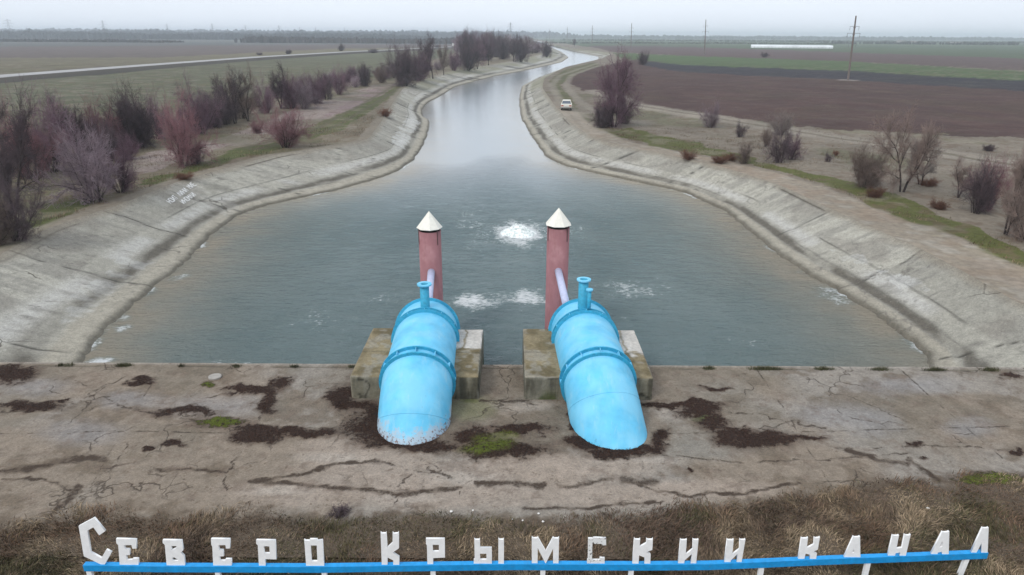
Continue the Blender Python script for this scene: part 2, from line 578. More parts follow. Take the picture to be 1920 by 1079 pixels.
    V = np.stack([X, crestY, Z], -1).reshape(-1, 3)
    me = np_mesh(name, V, grid_quads(len(Yb), len(tt), flip=(side < 0)), col=np.clip(base, 0.01, 1).reshape(-1, 3), smooth=True)
    o = link_mesh(name, me, M['bank'])
    return tag(o, kind='structure')


make_bank('canal_bank', wL, cL, -1, 11)
make_bank('canal_bank', wR, cR, 1, 57)

# ---- open ground on both sides
# region outlines traced on the survey photo; every vertex gets the cover that grows at its place
LG = [  # (polygon, colour, softness)
    ([(-900, 60), (2000, 60), (2000, 92), (900, 95), (560, 108), (160, 132), (-900, 220)], (0.088, 0.068, 0.06)),
    ([(-900, 112), (300, 108), (620, 92), (800, 90), (640, 100), (160, 128), (-900, 210)], (0.12, 0.105, 0.065)),
    ([(-900, 60), (2000, 60), (2000, 82), (700, 84), (300, 86), (-900, 92)], (0.075, 0.078, 0.07)),
    ([(-900, 230), (0, 152), (200, 134), (500, 110), (760, 96), (870, 92), (760, 130), (640, 160), (560, 180), (300, 215), (0, 300), (-900, 500)], (0.088, 0.090, 0.052)),
    ([(60, 380), (230, 300), (420, 258), (560, 205), (700, 160), (745, 158), (640, 212), (540, 255), (400, 282), (240, 335), (120, 375)], (0.215, 0.175, 0.155)),
    ([(600, 222), (690, 170), (742, 156), (700, 200), (640, 215)], (0.20, 0.15, 0.145)),
    ([(-200, 560), (20, 430), (90, 380), (140, 362), (170, 385), (90, 428), (0, 478)], (0.072, 0.080, 0.028)),
    ([(260, 345), (370, 305), (430, 283), (500, 270), (560, 245), (640, 215), (748, 160), (756, 163), (700, 205), (640, 245), (560, 268), (480, 288), (380, 318), (300, 345)], (0.072, 0.080, 0.026)),
]
RG = [
    ([(900, 60), (2900, 60), (2900, 130), (1920, 112), (1280, 90), (1100, 88)], (0.058, 0.080, 0.040)),
    ([(1100, 86), (1280, 88), (1920, 110), (2900, 150), (2900, 180), (1920, 133), (1580, 115), (1280, 105), (1150, 98)], (0.078, 0.050, 0.046)),
    ([(1150, 99), (1280, 105), (1580, 115), (1920, 134), (2900, 190), (2900, 215), (1920, 152), (1580, 133), (1280, 122), (1190, 114), (1160, 108)], (0.055, 0.088, 0.028)),
    ([(1060, 152), (1100, 130), (1190, 112), (1280, 122), (1580, 133), (1920, 152), (2900, 215), (2900, 330), (1920, 262), (1700, 250), (1500, 240), (1300, 210), (1200, 195), (1100, 172)], (0.058, 0.030, 0.025)),
    ([(1200, 114), (1280, 122), (1580, 133), (1920, 152), (2900, 215), (2900, 250), (1920, 172), (1580, 150), (1280, 136), (1210, 124)], (0.020, 0.017, 0.022)),
    ([(1030, 150), (1060, 130), (1110, 118), (1130, 122), (1080, 140), (1050, 160), (1075, 190), (1090, 215), (1120, 240), (1095, 235), (1060, 200)], (0.085, 0.085, 0.038)),
    ([(1130, 248), (1180, 240), (1260, 258), (1300, 268), (1420, 300), (1560, 335), (1700, 372), (1920, 470), (2300, 640), (2300, 720), (1920, 528), (1800, 462), (1706, 425), (1600, 368), (1500, 333), (1420, 310), (1290, 288), (1200, 268)], (0.080, 0.085, 0.024)),
]
n_side = 250
sF = np.concatenate([np.linspace(0, 0.06, 25)[:-1], np.linspace(0.06, 1, n_side)])


def make_ground(side):
    c = cL if side < 0 else cR
    edge = side * (Y * 0.98 + 6)
    edge = np.where(side * edge > side * c + 3, edge, c + side * 3)
    X = c[:, None] + (edge - c)[:, None] * sF[None, :]
    outer = np.array([1.15, 1.5, 2.2, 4.0])
    Xo = edge[:, None] * outer[None, :] + side * np.array([5, 30, 120, 900])[None, :]
    Xo = np.clip(Xo, -12000, 12000)
    Xo = np.where(side * Xo > side * edge[:, None] + 1, Xo, edge[:, None] + side * np.arange(1, 5)[None, :])
    X = np.concatenate([X, Xo], 1)
    YY = Y[:, None] + 0 * X
    d = np.abs(X - c[:, None])
    rel = sst(1.5, 8, d)
    Z = Z_CREST + rel * (0.5 * (fbm(X * 0.07, YY * 0.07, 3, 3) - 0.5) + 0.12 * (fbm(X * 0.8, YY * 0.8, 6, 3) - 0.5)) * (YY < 300)
    Z = Z - 0.15 * sst(0.0, 1.5, d) * (1 - rel) * 0.3
    px, py, _ = proj(np.stack([X, YY, 0 * X + Z_CREST], -1))
    # wobble the outlines in metres
    j1 = (fbm(X * 0.35, YY * 0.35, 21, 4) - 0.5); j2 = (fbm(X * 0.35, YY * 0.35, 31, 4) - 0.5)
    jx, jy = px + j1 * 26 * np.clip(60 / YY, 0.05, 1), py + j2 * 16 * np.clip(50 / YY, 0.02, 1)
    if side < 0:
        base = np.ones(X.shape + (3,)) * np.array([0.145, 0.122, 0.085])
        regs = LG
    else:
        base = np.ones(X.shape + (3,)) * np.array([0.165, 0.14, 0.108])
        regs = RG
    for poly, colr in regs:
        base = np.where(inpoly(jx, jy, poly)[..., None], np.array(colr), base)
    nA = fbm(X * 0.12, YY * 0.12, 40, 4); nB = fbm(X * 1.1, YY * 1.1, 44, 4)
    near = 1 - sst(150, 400, YY)
    fld0 = inpoly(jx, jy, RG[3][0]) if side > 0 else np.zeros(X.shape, bool)
    near = near * (1 - 0.8 * fld0)
    base = mixc(base, (0.075, 0.080, 0.03), 0.5 * sst(0.52, 0.66, nA) * near)
    base = mixc(base, (0.11, 0.075, 0.05), 0.55 * sst(0.55, 0.68, nB) * near)
    base = mixc(base, (0.22, 0.19, 0.15), 0.35 * sst(0.55, 0.7, fbm(X * 0.5, YY * 0.5, 48, 3)) * near)
    if side > 0:
        # shelf of bare dirt behind the crest, wheel ruts, field track
        shelf_w = np.interp(Y, [20, 30, 45, 62, 75, 110], [3.4, 3.6, 3.2, 2.6, 3.0, 2.2])[:, None]
        sh = (1 - sst(-0.3, 0.4, d - shelf_w + 1.2 * (fbm(X * 0.4, YY * 0.4, 50, 3) - 0.5))) * (1 - sst(100, 130, YY))
        base = mixc(base, (0.235, 0.20, 0.155), sh * 0.92)
        base = mixc(base, (0.30, 0.28, 0.24), sh * 0.5 * sst(0.5, 0.65, nB))
        base = mixc(base, (0.22, 0.165, 0.12), sh * 0.5 * sst(0.5, 0.7, fbm(X * 0.3, YY * 0.3, 52, 3)))
        tr = [tuple(at(a, b, Z_CREST)[:2]) for a, b in [(1120, 170), (1180, 195), (1280, 213), (1400, 232), (1560, 258), (1650, 270), (1780, 290), (2000, 330)]]
        dt = polydist(X, YY, tr)
        base = mixc(base, (0.24, 0.21, 0.17), 0.8 * (1 - sst(1.5, 3.5, dt + 1.5 * (nB - 0.5))))
        base = mixc(base, (0.10, 0.085, 0.055), 0.75 * (1 - sst(0.2, 0.7, dt)))
        for trk in ([(1072, 205), (1095, 232), (1120, 252)], [(1052, 205), (1075, 236), (1100, 256)]):
            tr = [tuple(at(a, b, Z_CREST)[:2]) for a, b in trk]
            base = mixc(base, (0.29, 0.25, 0.20), 0.7 * (1 - sst(0.3, 0.9, polydist(X, YY, tr))))
        tr = [tuple(at(a, b, Z_CREST)[:2]) for a, b in [(1130, 118), (1060, 142), (1048, 160), (1068, 190), (1110, 215), (1180, 232)]]
        base = mixc(base, (0.22, 0.195, 0.155), 0.6 * (1 - sst(0.4, 1.2, np.abs(polydist(X, YY, tr) - 1.6))))
        # pale earth round the foot of the near pole
        p = at(1590, 151, Z_CREST)
        base = mixc(base, (0.36, 0.33, 0.29), 0.6 * (1 - sst(1.0, 2.6, np.hypot((X - p[0]) * 0.7, (YY - p[1]) * 0.8))))
        fld = inpoly(jx, jy, RG[3][0])
        fur = fbm(X * 0.25 + YY * 0.03, YY * 0.08, 60, 3)
        base = np.where(fld[..., None], base * (0.9 + 0.2 * fur)[..., None], base)
    else:
        sh = 1 - sst(-0.2, 0.5, d - 1.0 + 1.4 * (fbm(X * 0.4, YY * 0.4, 50, 3) - 0.5))
        base = mixc(base, (0.19, 0.165, 0.13), sh * 0.8)
        tr = [tuple(at(a, b, Z_CREST)[:2]) for a, b in [(745, 162), (690, 195), (620, 235), (560, 258), (480, 278)]]
        base = mixc(base, (0.085, 0.075, 0.045), 0.7 * (1 - sst(0.2, 0.6, np.abs(polydist(X, YY, tr) - 0.9))))
    # big soft differences between fields
    big = fbm(X * 0.004, YY * 0.004, 70, 4)
    base = base * (0.82 + 0.36 * big)[..., None]
    V = np.stack([X, YY, Z], -1).reshape(-1, 3)
    me = np_mesh('ground', V, grid_quads(nr, X.shape[1], flip=(side < 0)), col=np.clip(base, 0.01, 1).reshape(-1, 3), smooth=True)
    tag(link_mesh('ground', me, M['ground']), kind='structure')


make_ground(-1)
make_ground(1)

# ---- water
wat_rows = Y < YEND * 1.18
Yw = np.concatenate([[APY - 0.6], Y[wat_rows]])
_, a_, b_, _ = lines_at(Yw)
nw = 330
sw = np.linspace(0, 1, nw)
X = (a_ - 0.9)[:, None] + (b_ - a_ + 1.8)[:, None] * sw[None, :]
YY = Yw[:, None] + 0 * X
dW = np.minimum(X - a_[:, None], b_[:, None] - X)
nfo = fbm(X * 1.6, YY * 1.6, 101, 5, 0.65)
nfs = fbm(X * 4.5, YY * 4.5, 111, 4, 0.7)
foam = np.zeros(X.shape)


def foam_spot(px, py, rx, ry, s, ringed=0):
    p = at(px, py, 0); q = at(px + rx, py, 0); r = at(px, py - ry, 0)
    a = np.hypot((X - p[0]) / (q[0] - p[0]), (YY - p[1]) / (r[1] - p[1]))
    return s * np.exp(-a ** 2 * 1.1)


for sp in [(972, 437, 50, 22, 1.25), (975, 440, 85, 26, .62), (1080, 430, 60, 14, .4), (880, 420, 40, 14, .35), (890, 565, 52, 17, .85), (935, 556, 80, 10, .62), (985, 557, 52, 16, .9), (1000, 568, 40, 12, .6), (1195, 541, 80, 20, .5), (1110, 600, 60, 12, .35), (720, 560, 60, 14, .35), (600, 600, 80, 20, .3),
           (185, 678, 30, 7, 1.0), (222, 600, 24, 16, .5), (340, 520, 14, 8, .6), (515, 380, 12, 3, .9), (470, 677, 60, 8, .42), (1530, 510, 25, 12, .55), (1570, 560, 30, 20, .45), (1400, 640, 60, 10, .35),
           (880, 400, 60, 5, .35), (230, 615, 16, 8, .7), (1560, 545, 18, 9, .55)]:
    foam = np.maximum(foam, foam_spot(*sp))
edge = np.exp(-(np.clip(dW, 0, 99) / 0.35) ** 2) * sst(0.5, 0.72, fbm(YY * 0.35, X * 0, 121, 3)) * 0.75 * (1 - sst(60, 90, YY))
foam = np.maximum(foam, edge)
foamv = np.clip(foam, 0, 1.2) + 0.9 * (nfo - 0.5) + 0.5 * (nfs - 0.5)
foamv = np.where(foam > 0.05, np.clip(foamv, 0, 1.5), 0)
# boil and wind ripples
Zw = 0.05 * (fbm(X * 1.3, YY * 2.4, 131, 4) - 0.5) * (1 - sst(50, 80, YY))
pb = at(972, 438, 0)
rb = np.hypot(X - pb[0], YY - pb[1])
Zw = Zw + 0.10 * np.exp(-(rb / 1.7) ** 2) + 0.05 * np.cos(rb * 2.0) * np.exp(-rb / 4)
shal = np.exp(-(np.clip(dW, 0, 99) / np.where(X > 0, 3.9, 4.0)) ** 1.5)
shal = shal * (0.9 + 0.7 * (fbm(X * 0.5, YY * 0.5, 141, 3) - 0.5)) * (1 - 0.4 * sst(60, 90, YY))
shal = np.maximum(shal, 0.55 * np.exp(-np.clip(YY - APY - 0.2, 0, 9) / 0.5))
deep = 1 - sst(44, 78, YY + 14 * (fbm(X * 0.12, YY * 0.05, 151, 3) - 0.5))  # full over the near pool, fading towards the far channel
me = np_mesh('water', np.stack([X, YY, Zw], -1).reshape(-1, 3), grid_quads(len(Yw), nw),
             attrs={'foam': foamv, 'shallow': np.clip(shal, 0, 1), 'pool': deep}, smooth=True)
m = NT('canal_water', 0.12, 0.5)
m.b.inputs['IOR'].default_value = 1.333
big = m.rng(m.noise(0.16, 3, m.coord((1, 0.6, 1))), 0.35, 0.65, 0, 1)
c = m.mix(big, (0.112, 0.172, 0.178), (0.158, 0.218, 0.220))
c = m.mix(m.attr('pool', 'Fac'), (0.25, 0.285, 0.305), c)  # far channel base colour lifted: sky reflection painted into it
c = m.mix(m.attr('shallow', 'Fac'), c, (0.32, 0.285, 0.22))
fn = m.math('ADD', m.attr('foam', 'Fac'), m.rng(m.noise(5.5, 6, m.coord((0.6, 1.2, 1)), 0.75), 0.3, 0.7, -0.42, 0.42))
fm = m.rng(fn, 0.46, 0.92, 0, 1)
c = m.mix(m.rng(m.attr('foam', 'Fac'), 0.15, 1.0, 0, 0.75), c, (0.22, 0.29, 0.28))
c = m.mix(fm, c, (0.82, 0.84, 0.84))
m.base(c)
m.l(m.rng(fm, 0, 1, 0.13, 0.7), m.b.inputs['Roughness'])
rip = m.noise(2.0, 6, m.coord((0.45, 1.6, 1)), 0.7)
h1 = m.noise(1.25, 6, m.coord((0.5, 1.15, 1)), 0.66)
h2 = m.noise(4.2, 4, m.coord((0.7, 1.2, 1)), 0.6)
hh = m.math('ADD', m.math('ADD', m.math('MULTIPLY', h1, 0.6), m.math('MULTIPLY', h2, 0.25)), m.math('MULTIPLY', rip, 0.35))
bp = m.n('ShaderNodeBump'); bp.inputs['Distance'].default_value = 1.1
m.l(m.rng(m.attr('pool', 'Fac'), 0, 1, 0.035, 1.0), bp.inputs['Strength'])
m.l(hh, bp.inputs['Height']); m.l(bp.outputs[0], m.b.inputs['Normal'])
M['water'] = m.m
tag(link_mesh('water', me, M['water']), kind='structure')


# mound of white water over the outlet
def foam_boil():
    n, k = 46, 64
    V = []; C = []
    for i in range(n):
        r = 1.9 * i / (n - 1)
        for j in range(k):
            a = 2 * math.pi * j / k
            V.append((pb[0] + r * math.cos(a), pb[1] + r * math.sin(a) * 1.0, 0))
    V = np.array(V); r = np.hypot(V[:, 0] - pb[0], V[:, 1] - pb[1])
    an = fbm(V[:, 0] * 3.2, V[:, 1] * 3.2, 5, 5, .6)
    V[:, 2] = 0.62 * np.exp(-(r / 0.75) ** 2) * (0.65 + 0.9 * (an - .3)) + 0.10 + 0.35 * (an - 0.52) * (1 - r / 2.3) - 0.22 * sst(0.8, 1.8, r) + 0.0
    q = []
    for i in range(n - 1):
        for j in range(k):
            q.append((i * k + j, i * k + (j + 1) % k, (i + 1) * k + (j + 1) % k, (i + 1) * k + j))
    drops = []; tr = []
    base = len(V)
    for s in range(260):
        a = rnd.uniform(0, 6.28); rr = abs(rnd.gauss(0, 0.9)); z = max(0.03, rnd.uniform(0, 0.62) * math.exp(-rr / 1.0) + 0.06)
        p = np.array([pb[0] + rr * math.cos(a), pb[1] + rr * math.sin(a), z + 0.05]); e = rnd.uniform(0.012, 0.035)
        b0 = base + len(drops)
        drops += [p + (e, 0, -e), p + (-e, e, -e), p + (-e, -e, -e), p + (0, 0, e)]
        tr += [(b0, b0 + 1, b0 + 3), (b0 + 1, b0 + 2, b0 + 3), (b0 + 2, b0, b0 + 3), (b0, b0 + 2, b0 + 1)]
    me = np_mesh('foam', np.vstack([V, np.array(drops)]), q, tr, smooth=True)
    m = NT('white_water', 0.6, 0.3)
    m.base(m.mix(m.rng(m.noise(5, 5), 0.35, 0.6, 0, 1), (0.42, 0.50, 0.48), (0.88, 0.9, 0.88)))
    m.bump(m.noise(9, 5), 0.8, 0.06)
    o = link_mesh('foam_boil', me, m.m)
    tag(o, 'white foaming boil of water welling up in the pool', 'foam', kind='stuff')


foam_boil()

# ------------------------------------------------------------------ apron and dry embankment
ZA = 1.1


def bank_z_at_edge(X):
    cl0, wl0, wr0, cr0 = [v[0] for v in (cL, wL, wR, cR)]
    tL = (wl0 - X) / (wl0 - cl0); tR = (X - wr0) / (cr0 - wr0)
    z = np.full(X.shape, -9.0)
    for t in (tL, tR):
        z = np.maximum(z, np.where(t > 0, profile(np.clip(t, 0, 1), 8.0), -9))
    return z


def apron_z(X, YY):
    e = np.maximum(ZA, bank_z_at_edge(X) + 0.03)
    rise = 0.2 * np.clip((20.5 - YY) / 6, 0, 1)
    return np.where(e > ZA + .02, e, ZA) + rise * (1 - sst(18, 27, np.abs(X)))


ax = np.concatenate([[-9000, -2500, -600, -200, -90, -60, -45], np.arange(-32, -19, 0.18), np.arange(-19, 20, 0.055), np.arange(20, 33, 0.18), [45, 60, 90, 200, 600, 2500, 9000]])
ay = np.concatenate([[APY], np.arange(APY - 0.03, 13.0, -0.055)])
X, YY = np.meshgrid(ax, ay)
Z = apron_z(X, YY)
px, py, _ = proj(np.stack([X, YY, Z * 0 + ZA + 0.1], -1))
n1 = fbm(X * 0.9, YY * 0.9, 201, 5, .6); n2 = fbm(X * 3, YY * 3, 205, 4, .6); n3 = fbm(X * 0.25, YY * 0.25, 209, 4)
wx = px + 26 * (fbm(X * 1.1, YY * 1.1, 221, 4, .6) - 0.5) + 12 * (fbm(X * 5, YY * 5, 225, 3) - 0.5)
wy = py + 14 * (fbm(X * 1.1, YY * 1.1, 231, 4, .6) - 0.5) + 8 * (fbm(X * 5, YY * 5, 235, 3) - 0.5)
base = np.ones(X.shape + (3,)) * np.array([0.205, 0.168, 0.130])
base = mixc(base, (0.24, 0.222, 0.195), 0.7 * sst(0.45, 0.62, n3))
base = mixc(base, (0.115, 0.088, 0.062), 0.65 * sst(0.52, 0.68, n1))
base = mixc(base, (0.15, 0.13, 0.10), 0.5 * (1 - sst(780, 900, wy)) * sst(0.4, 0.6, fbm(X * .5, YY * .5, 241, 3)))


crk = np.zeros(X.shape)


def patch(px_, py_, rx, ry, colr, s=1.0, hard=0.35):
    global base
    r = np.hypot((wx - px_) / rx, (wy - py_) / ry)
    base = mixc(base, colr, s * (1 - sst(1 - hard, 1 + hard, r)))
    return r


def crack(pts, colr, w=3.0, s=0.9, jitter=1.0):
    global base
    x = px + (wx - px) * jitter; y = py + (wy - py) * jitter
    d = polydist(x, y, pts)
    m = s * (1 - sst(w * 0.4, w * 1.1, d))
    if w > 3: base = mixc(base, colr, 0.6 * m)
    global crk
    crk = np.maximum(crk, s * np.clip(1.15 - d / (w * 1.5 + 1.5), 0, 1))
    return m


PALE = (0.285, 0.235, 0.19)
PALE2 = (0.34, 0.30, 0.255)
for a in [(700, 880, 140, 40), (560, 930, 130, 26), (820, 930, 150, 32), (650, 840, 90, 22), (1080, 875, 150, 24), (1130, 930, 200, 26), (1340, 920, 120, 16), (980, 880, 120, 30)]:
    patch(*a, PALE, 0.75, 0.5)
for a in [(620, 860, 60, 9), (880, 900, 70, 10), (760, 940, 60, 8), (1000, 758, 35, 12), (1260, 770, 30, 12), (520, 925, 60, 9), (1190, 862, 70, 7)]:
    patch(*a, PALE2, 0.6, 0.6)
for a in [(1560, 775, 60, 22), (1640, 790, 40, 26), (1820, 800, 40, 18), (150, 810, 70, 22), (60, 720, 60, 16), (1700, 720, 90, 14), (240, 745, 60, 14), (400, 760, 90, 20)]:
    patch(*a, (0.24, 0.235, 0.235), 0.5, 0.7)
patch(880, 760, 45, 25, (0.17, 0.17, 0.09), 0.6, .5)
patch(1330, 840, 90, 20, (0.20, 0.19, 0.165), 0.5, .6)
RUT = (0.075, 0.05, 0.033)
for pts, w in [([(0, 888), (60, 884), (110, 866), (200, 860)], 8), ([(0, 905), (80, 899), (130, 922), (160, 925)], 3.5), ([(150, 915), (125, 945), (95, 980)], 8),
               ([(290, 882), (360, 883), (430, 890)], 4), ([(455, 830), (440, 862), (428, 900), (400, 975)], 2.2), ([(470, 905), (600, 915), (740, 930), (860, 918)], 6),
               ([(480, 902), (560, 893), (640, 868), (700, 866)], 4.5), ([(700, 866), (760, 880), (830, 893), (860, 905)], 2), ([(900, 910), (1020, 912)], 7),
               ([(1050, 915), (1140, 900)], 5), ([(1165, 902), (1240, 926), (1300, 935), (1400, 925), (1500, 912)], 4), ([(1160, 902), (1230, 906)], 9), ([(985, 958), (1100, 955), (1240, 945)], 4),
               ([(1590, 842), (1640, 862), (1700, 872)], 6), ([(1700, 862), (1740, 890), (1760, 905)], 5), ([(740, 965), (745, 925), (770, 890)], 2), ([(790, 862), (800, 880), (850, 905)], 1.8),
               ([(230, 700), (130, 755), (0, 770)], 1.5), ([(1600, 845), (1500, 822)], 1.6), ([(1640, 840), (1760, 835), (1920, 848)], 1.8), ([(1240, 750), (1370, 765), (1540, 800)], 1.5),
               ([(900, 745), (985, 747)], 3.0), ([(640, 800), (560, 802)], 2), ([(240, 830), (228, 862)], 2)]:
    crack(pts, RUT, w, 0.85)
for pts in [[(0, 812), (230, 806), (455, 812), (640, 808)], [(1240, 812), (1560, 806), (1920, 796)], [(300, 690), (255, 760), (205, 850), (150, 960)], [(1420, 690), (1470, 760), (1520, 850), (1560, 915)], [(1690, 690), (1770, 760), (1880, 860)]]:
    crack(pts, (0.10, 0.08, 0.06), 1.3, 0.75, 0.15)
for pts in [[(520, 715), (505, 748), (490, 780), (470, 830)], [(760, 835), (820, 880), (860, 930)], [(1230, 850), (1400, 870), (1700, 850)], [(100, 690), (230, 760), (470, 810)], [(1190, 840), (1210, 905)]]:
    crack(pts, (0.10, 0.08, 0.06), 1.6, 0.8, 0.8)
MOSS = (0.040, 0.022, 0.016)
moss_shade_m = np.zeros(X.shape)
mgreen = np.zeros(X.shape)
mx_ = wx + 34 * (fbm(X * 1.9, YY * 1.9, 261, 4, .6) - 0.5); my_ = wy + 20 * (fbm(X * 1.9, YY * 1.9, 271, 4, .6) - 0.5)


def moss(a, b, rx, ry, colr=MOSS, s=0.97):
    global moss_shade_m, base, mgreen
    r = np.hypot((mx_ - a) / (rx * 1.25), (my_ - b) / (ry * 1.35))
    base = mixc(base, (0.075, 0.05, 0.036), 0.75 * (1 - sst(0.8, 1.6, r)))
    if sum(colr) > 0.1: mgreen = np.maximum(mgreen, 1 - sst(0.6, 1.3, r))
    moss_shade_m = np.maximum(moss_shade_m, np.clip(1.5 - r, 0, 1))


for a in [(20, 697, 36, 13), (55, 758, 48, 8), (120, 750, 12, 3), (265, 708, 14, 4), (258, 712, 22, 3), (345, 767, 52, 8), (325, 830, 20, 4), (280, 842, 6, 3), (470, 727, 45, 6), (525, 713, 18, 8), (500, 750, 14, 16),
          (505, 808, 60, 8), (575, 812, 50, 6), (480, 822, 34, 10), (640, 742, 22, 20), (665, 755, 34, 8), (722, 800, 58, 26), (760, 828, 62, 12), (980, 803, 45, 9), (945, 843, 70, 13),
          (890, 815, 30, 13), (1090, 826, 25, 8), (1160, 848, 50, 10), (1105, 832, 22, 9), (1212, 838, 24, 8), (800, 838, 46, 8), (700, 775, 16, 16), (1078, 790, 10, 16), (1235, 815, 14, 14), (1270, 752, 60, 5), (1310, 766, 34, 9), (1340, 790, 26, 12), (1385, 815, 36, 11), (1430, 824, 60, 13), (1510, 822, 28, 5), (1340, 722, 20, 4), (1892, 704, 15, 5),  # dark moss round the pipe ends also paints in their contact shadow
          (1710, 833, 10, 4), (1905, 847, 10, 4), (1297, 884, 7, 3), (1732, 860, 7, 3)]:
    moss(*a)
for a in [(412, 790, 40, 8), (385, 718, 9, 4), (1850, 900, 60, 10)]:
    moss(*a, (0.055, 0.055, 0.022))
GREEN = (0.085, 0.10, 0.018)
for a in [(925, 830, 36, 16), (905, 842, 40, 9), (950, 812, 20, 7), (880, 745, 18, 5)]:
    r_ = patch(*a, GREEN, 0.5, 0.6); mgreen = np.maximum(mgreen, 1 - sst(0.5, 1.3, r_))
patch(1325, 782, 24, 8, (0.06, 0.075, 0.02), .7, .5)
# brown streaky stains around
base = mixc(base, (0.12, 0.085, 0.065), 0.35 * sst(0.60, 0.7, n2))
# ragged boundary with the dry grass
gl = np.interp(px, [-2000, 0, 100, 200, 400, 500, 640, 740, 1000, 1200, 1400, 1600, 1700, 1920, 4000], [990, 985, 982, 975, 972, 962, 985, 968, 972, 968, 945, 920, 905, 892, 800])
gline_px = gl
soil = sst(-10, 16, wy + 40 * (n2 - .5) + 20 * (n1 - .5) - gl)
base = mixc(base, (0.085, 0.062, 0.042), soil * 0.9)
# moss line along the lip
lipm = np.exp(-((YY - (APY - 0.28)) / 0.035) ** 2) * sst(0.35, 0.5, vnoise(X * 0.6, X * 0, 301))
base = mixc(base, (0.05, 0.045, 0.03), 0.8 * lipm)
base = mixc(base, (0.33, 0.30, 0.26), 0.6 * np.exp(-((YY - APY) / 0.12) ** 2))
side_far = sst(17.5, 19, np.abs(X)) * 0
Z = Z + 0.035 * (n1 - 0.5) + 0.05 * moss_shade_m * (n2) - 0.03 * lipm
# front drop into the water
top0 = np.stack([X[0], YY[0], Z[0]], -1)
Vd = np.concatenate([np.stack([X, YY, Z], -1).reshape(-1, 3), np.stack([X[0], YY[0] * 0 + APY, Z[0] * 0 - 3.0], -1)])
nrow, ncol = X.shape
i = np.arange(ncol - 1); off = nrow * ncol
dq = np.stack([i + 1, i, off + i, off + i + 1], -1)
colv = np.concatenate([base.reshape(-1, 3), np.tile(np.array([[0.2, 0.18, 0.15]]), (ncol, 1))])
me = np_mesh('apron', Vd, np.vstack([grid_quads(nrow, ncol, flip=True), dq]), col=np.clip(colv, 0.008, 1), smooth=False, attrs={'moss': np.concatenate([moss_shade_m.ravel(), np.zeros(ncol)]), 'crack': np.concatenate([crk.ravel(), np.zeros(ncol)]), 'green': np.concatenate([mgreen.ravel(), np.zeros(ncol)])})
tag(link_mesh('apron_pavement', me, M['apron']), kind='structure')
APX, APYY, APZ, APB = X, YY, Z, base

# soil of the dike where the sign stands
sx = np.concatenate([[-9000, -600, -120, -60, -32], np.arange(-25, 25.1, 0.25), [32, 60, 120, 600, 9000]])
sy = np.concatenate([np.arange(13.2, 7.5, -0.25), [0, -15, -60, -400, -4000]])
X, YY = np.meshgrid(sx, sy)
zl = apron_z(sx, np.full(sx.shape, 13.1))
ZZ = zl[None, :] + 0 * YY + 0.10 * (fbm(X, YY, 331, 3) - 0.5) * (YY < 12.8) - 0.05
cs = np.ones(X.shape + (3,)) * np.array([0.085, 0.062, 0.042])
cs = mixc(cs, (0.05, 0.055, 0.025), 0.6 * sst(0.5, 0.65, fbm(X * .7, YY * .7, 335, 3)))
me = np_mesh('dike_ground', np.stack([X, YY, ZZ], -1).reshape(-1, 3), grid_quads(len(sy), len(sx), flip=True), col=cs.reshape(-1, 3))
tag(link_mesh('dike_ground', me, M['ground']), kind='structure')


# ------------------------------------------------------------------ blades of grass
def blades(name, P, H, Wd, lean, colr, label, kind='stuff', droop=0.6):
    n = len(P)
    a = rng.uniform(0, 2 * np.pi, n)
    dx, dy = np.cos(a), np.sin(a)
    ld = lean[:, None] * (0.35 + 0.9 * rng.random((n, 1)))
    side = np.stack([-dy, dx, 0 * a], -1) * (Wd * 0.5)[:, None]
    la = rng.normal(0, 0.7, n) + 12.0 * fbm(P[:, 0] * 0.8, P[:, 1] * 0.8, 77, 3)
    ldir = np.stack([np.cos(la), np.sin(la)], -1) * ld
    up = H * (1 - 0.45 * np.clip(ld[:, 0], 0, 1))
    mid = P + np.stack([ldir[:, 0] * H * 0.35, ldir[:, 1] * H * 0.35, up * 0.6], -1)
    tip = P + np.stack([ldir[:, 0] * H, ldir[:, 1] * H, up * (1 - droop * 0.3 * rng.random(n))], -1)
    V = np.stack([P - side, P + side, mid + side * 0.7, mid - side * 0.7, tip], 1).reshape(-1, 3)
    i = np.arange(n) * 5
    q = np.stack([i, i + 1, i + 2, i + 3], -1); t = np.stack([i + 3, i + 2, i + 4], -1)
    cc = np.repeat(colr[:, None, :], 5, 1).reshape(-1, 3)
    me = np_mesh(name, V, q, t, col=cc)
    o = link_mesh(name, me, M['blade'])
    return tag(o, label, kind and None, kind=kind)


def dry_palette(x, y, n, seed):
    f = fbm(x * 0.55, y * 0.55, seed, 4, .6); g = fbm(x * 0.9, y * 0.9, seed + 5, 3)
    c = np.ones((n, 3)) * np.array([0.135, 0.088, 0.058])
    c = mixc(c, (0.25, 0.19, 0.125), sst(0.42, 0.62, f))
    c = mixc(c, (0.11, 0.075, 0.055), 0.8 * sst(0.5, 0.68, g))
    c = mixc(c, (0.06, 0.06, 0.026), 0.8 * (rng.random(n) < 0.10 + 0.7 * sst(0.52, 0.65, fbm(x * .4, y * .4, seed + 9, 3))))
    return c * rng.uniform(0.3, 1.9, (n, 1))


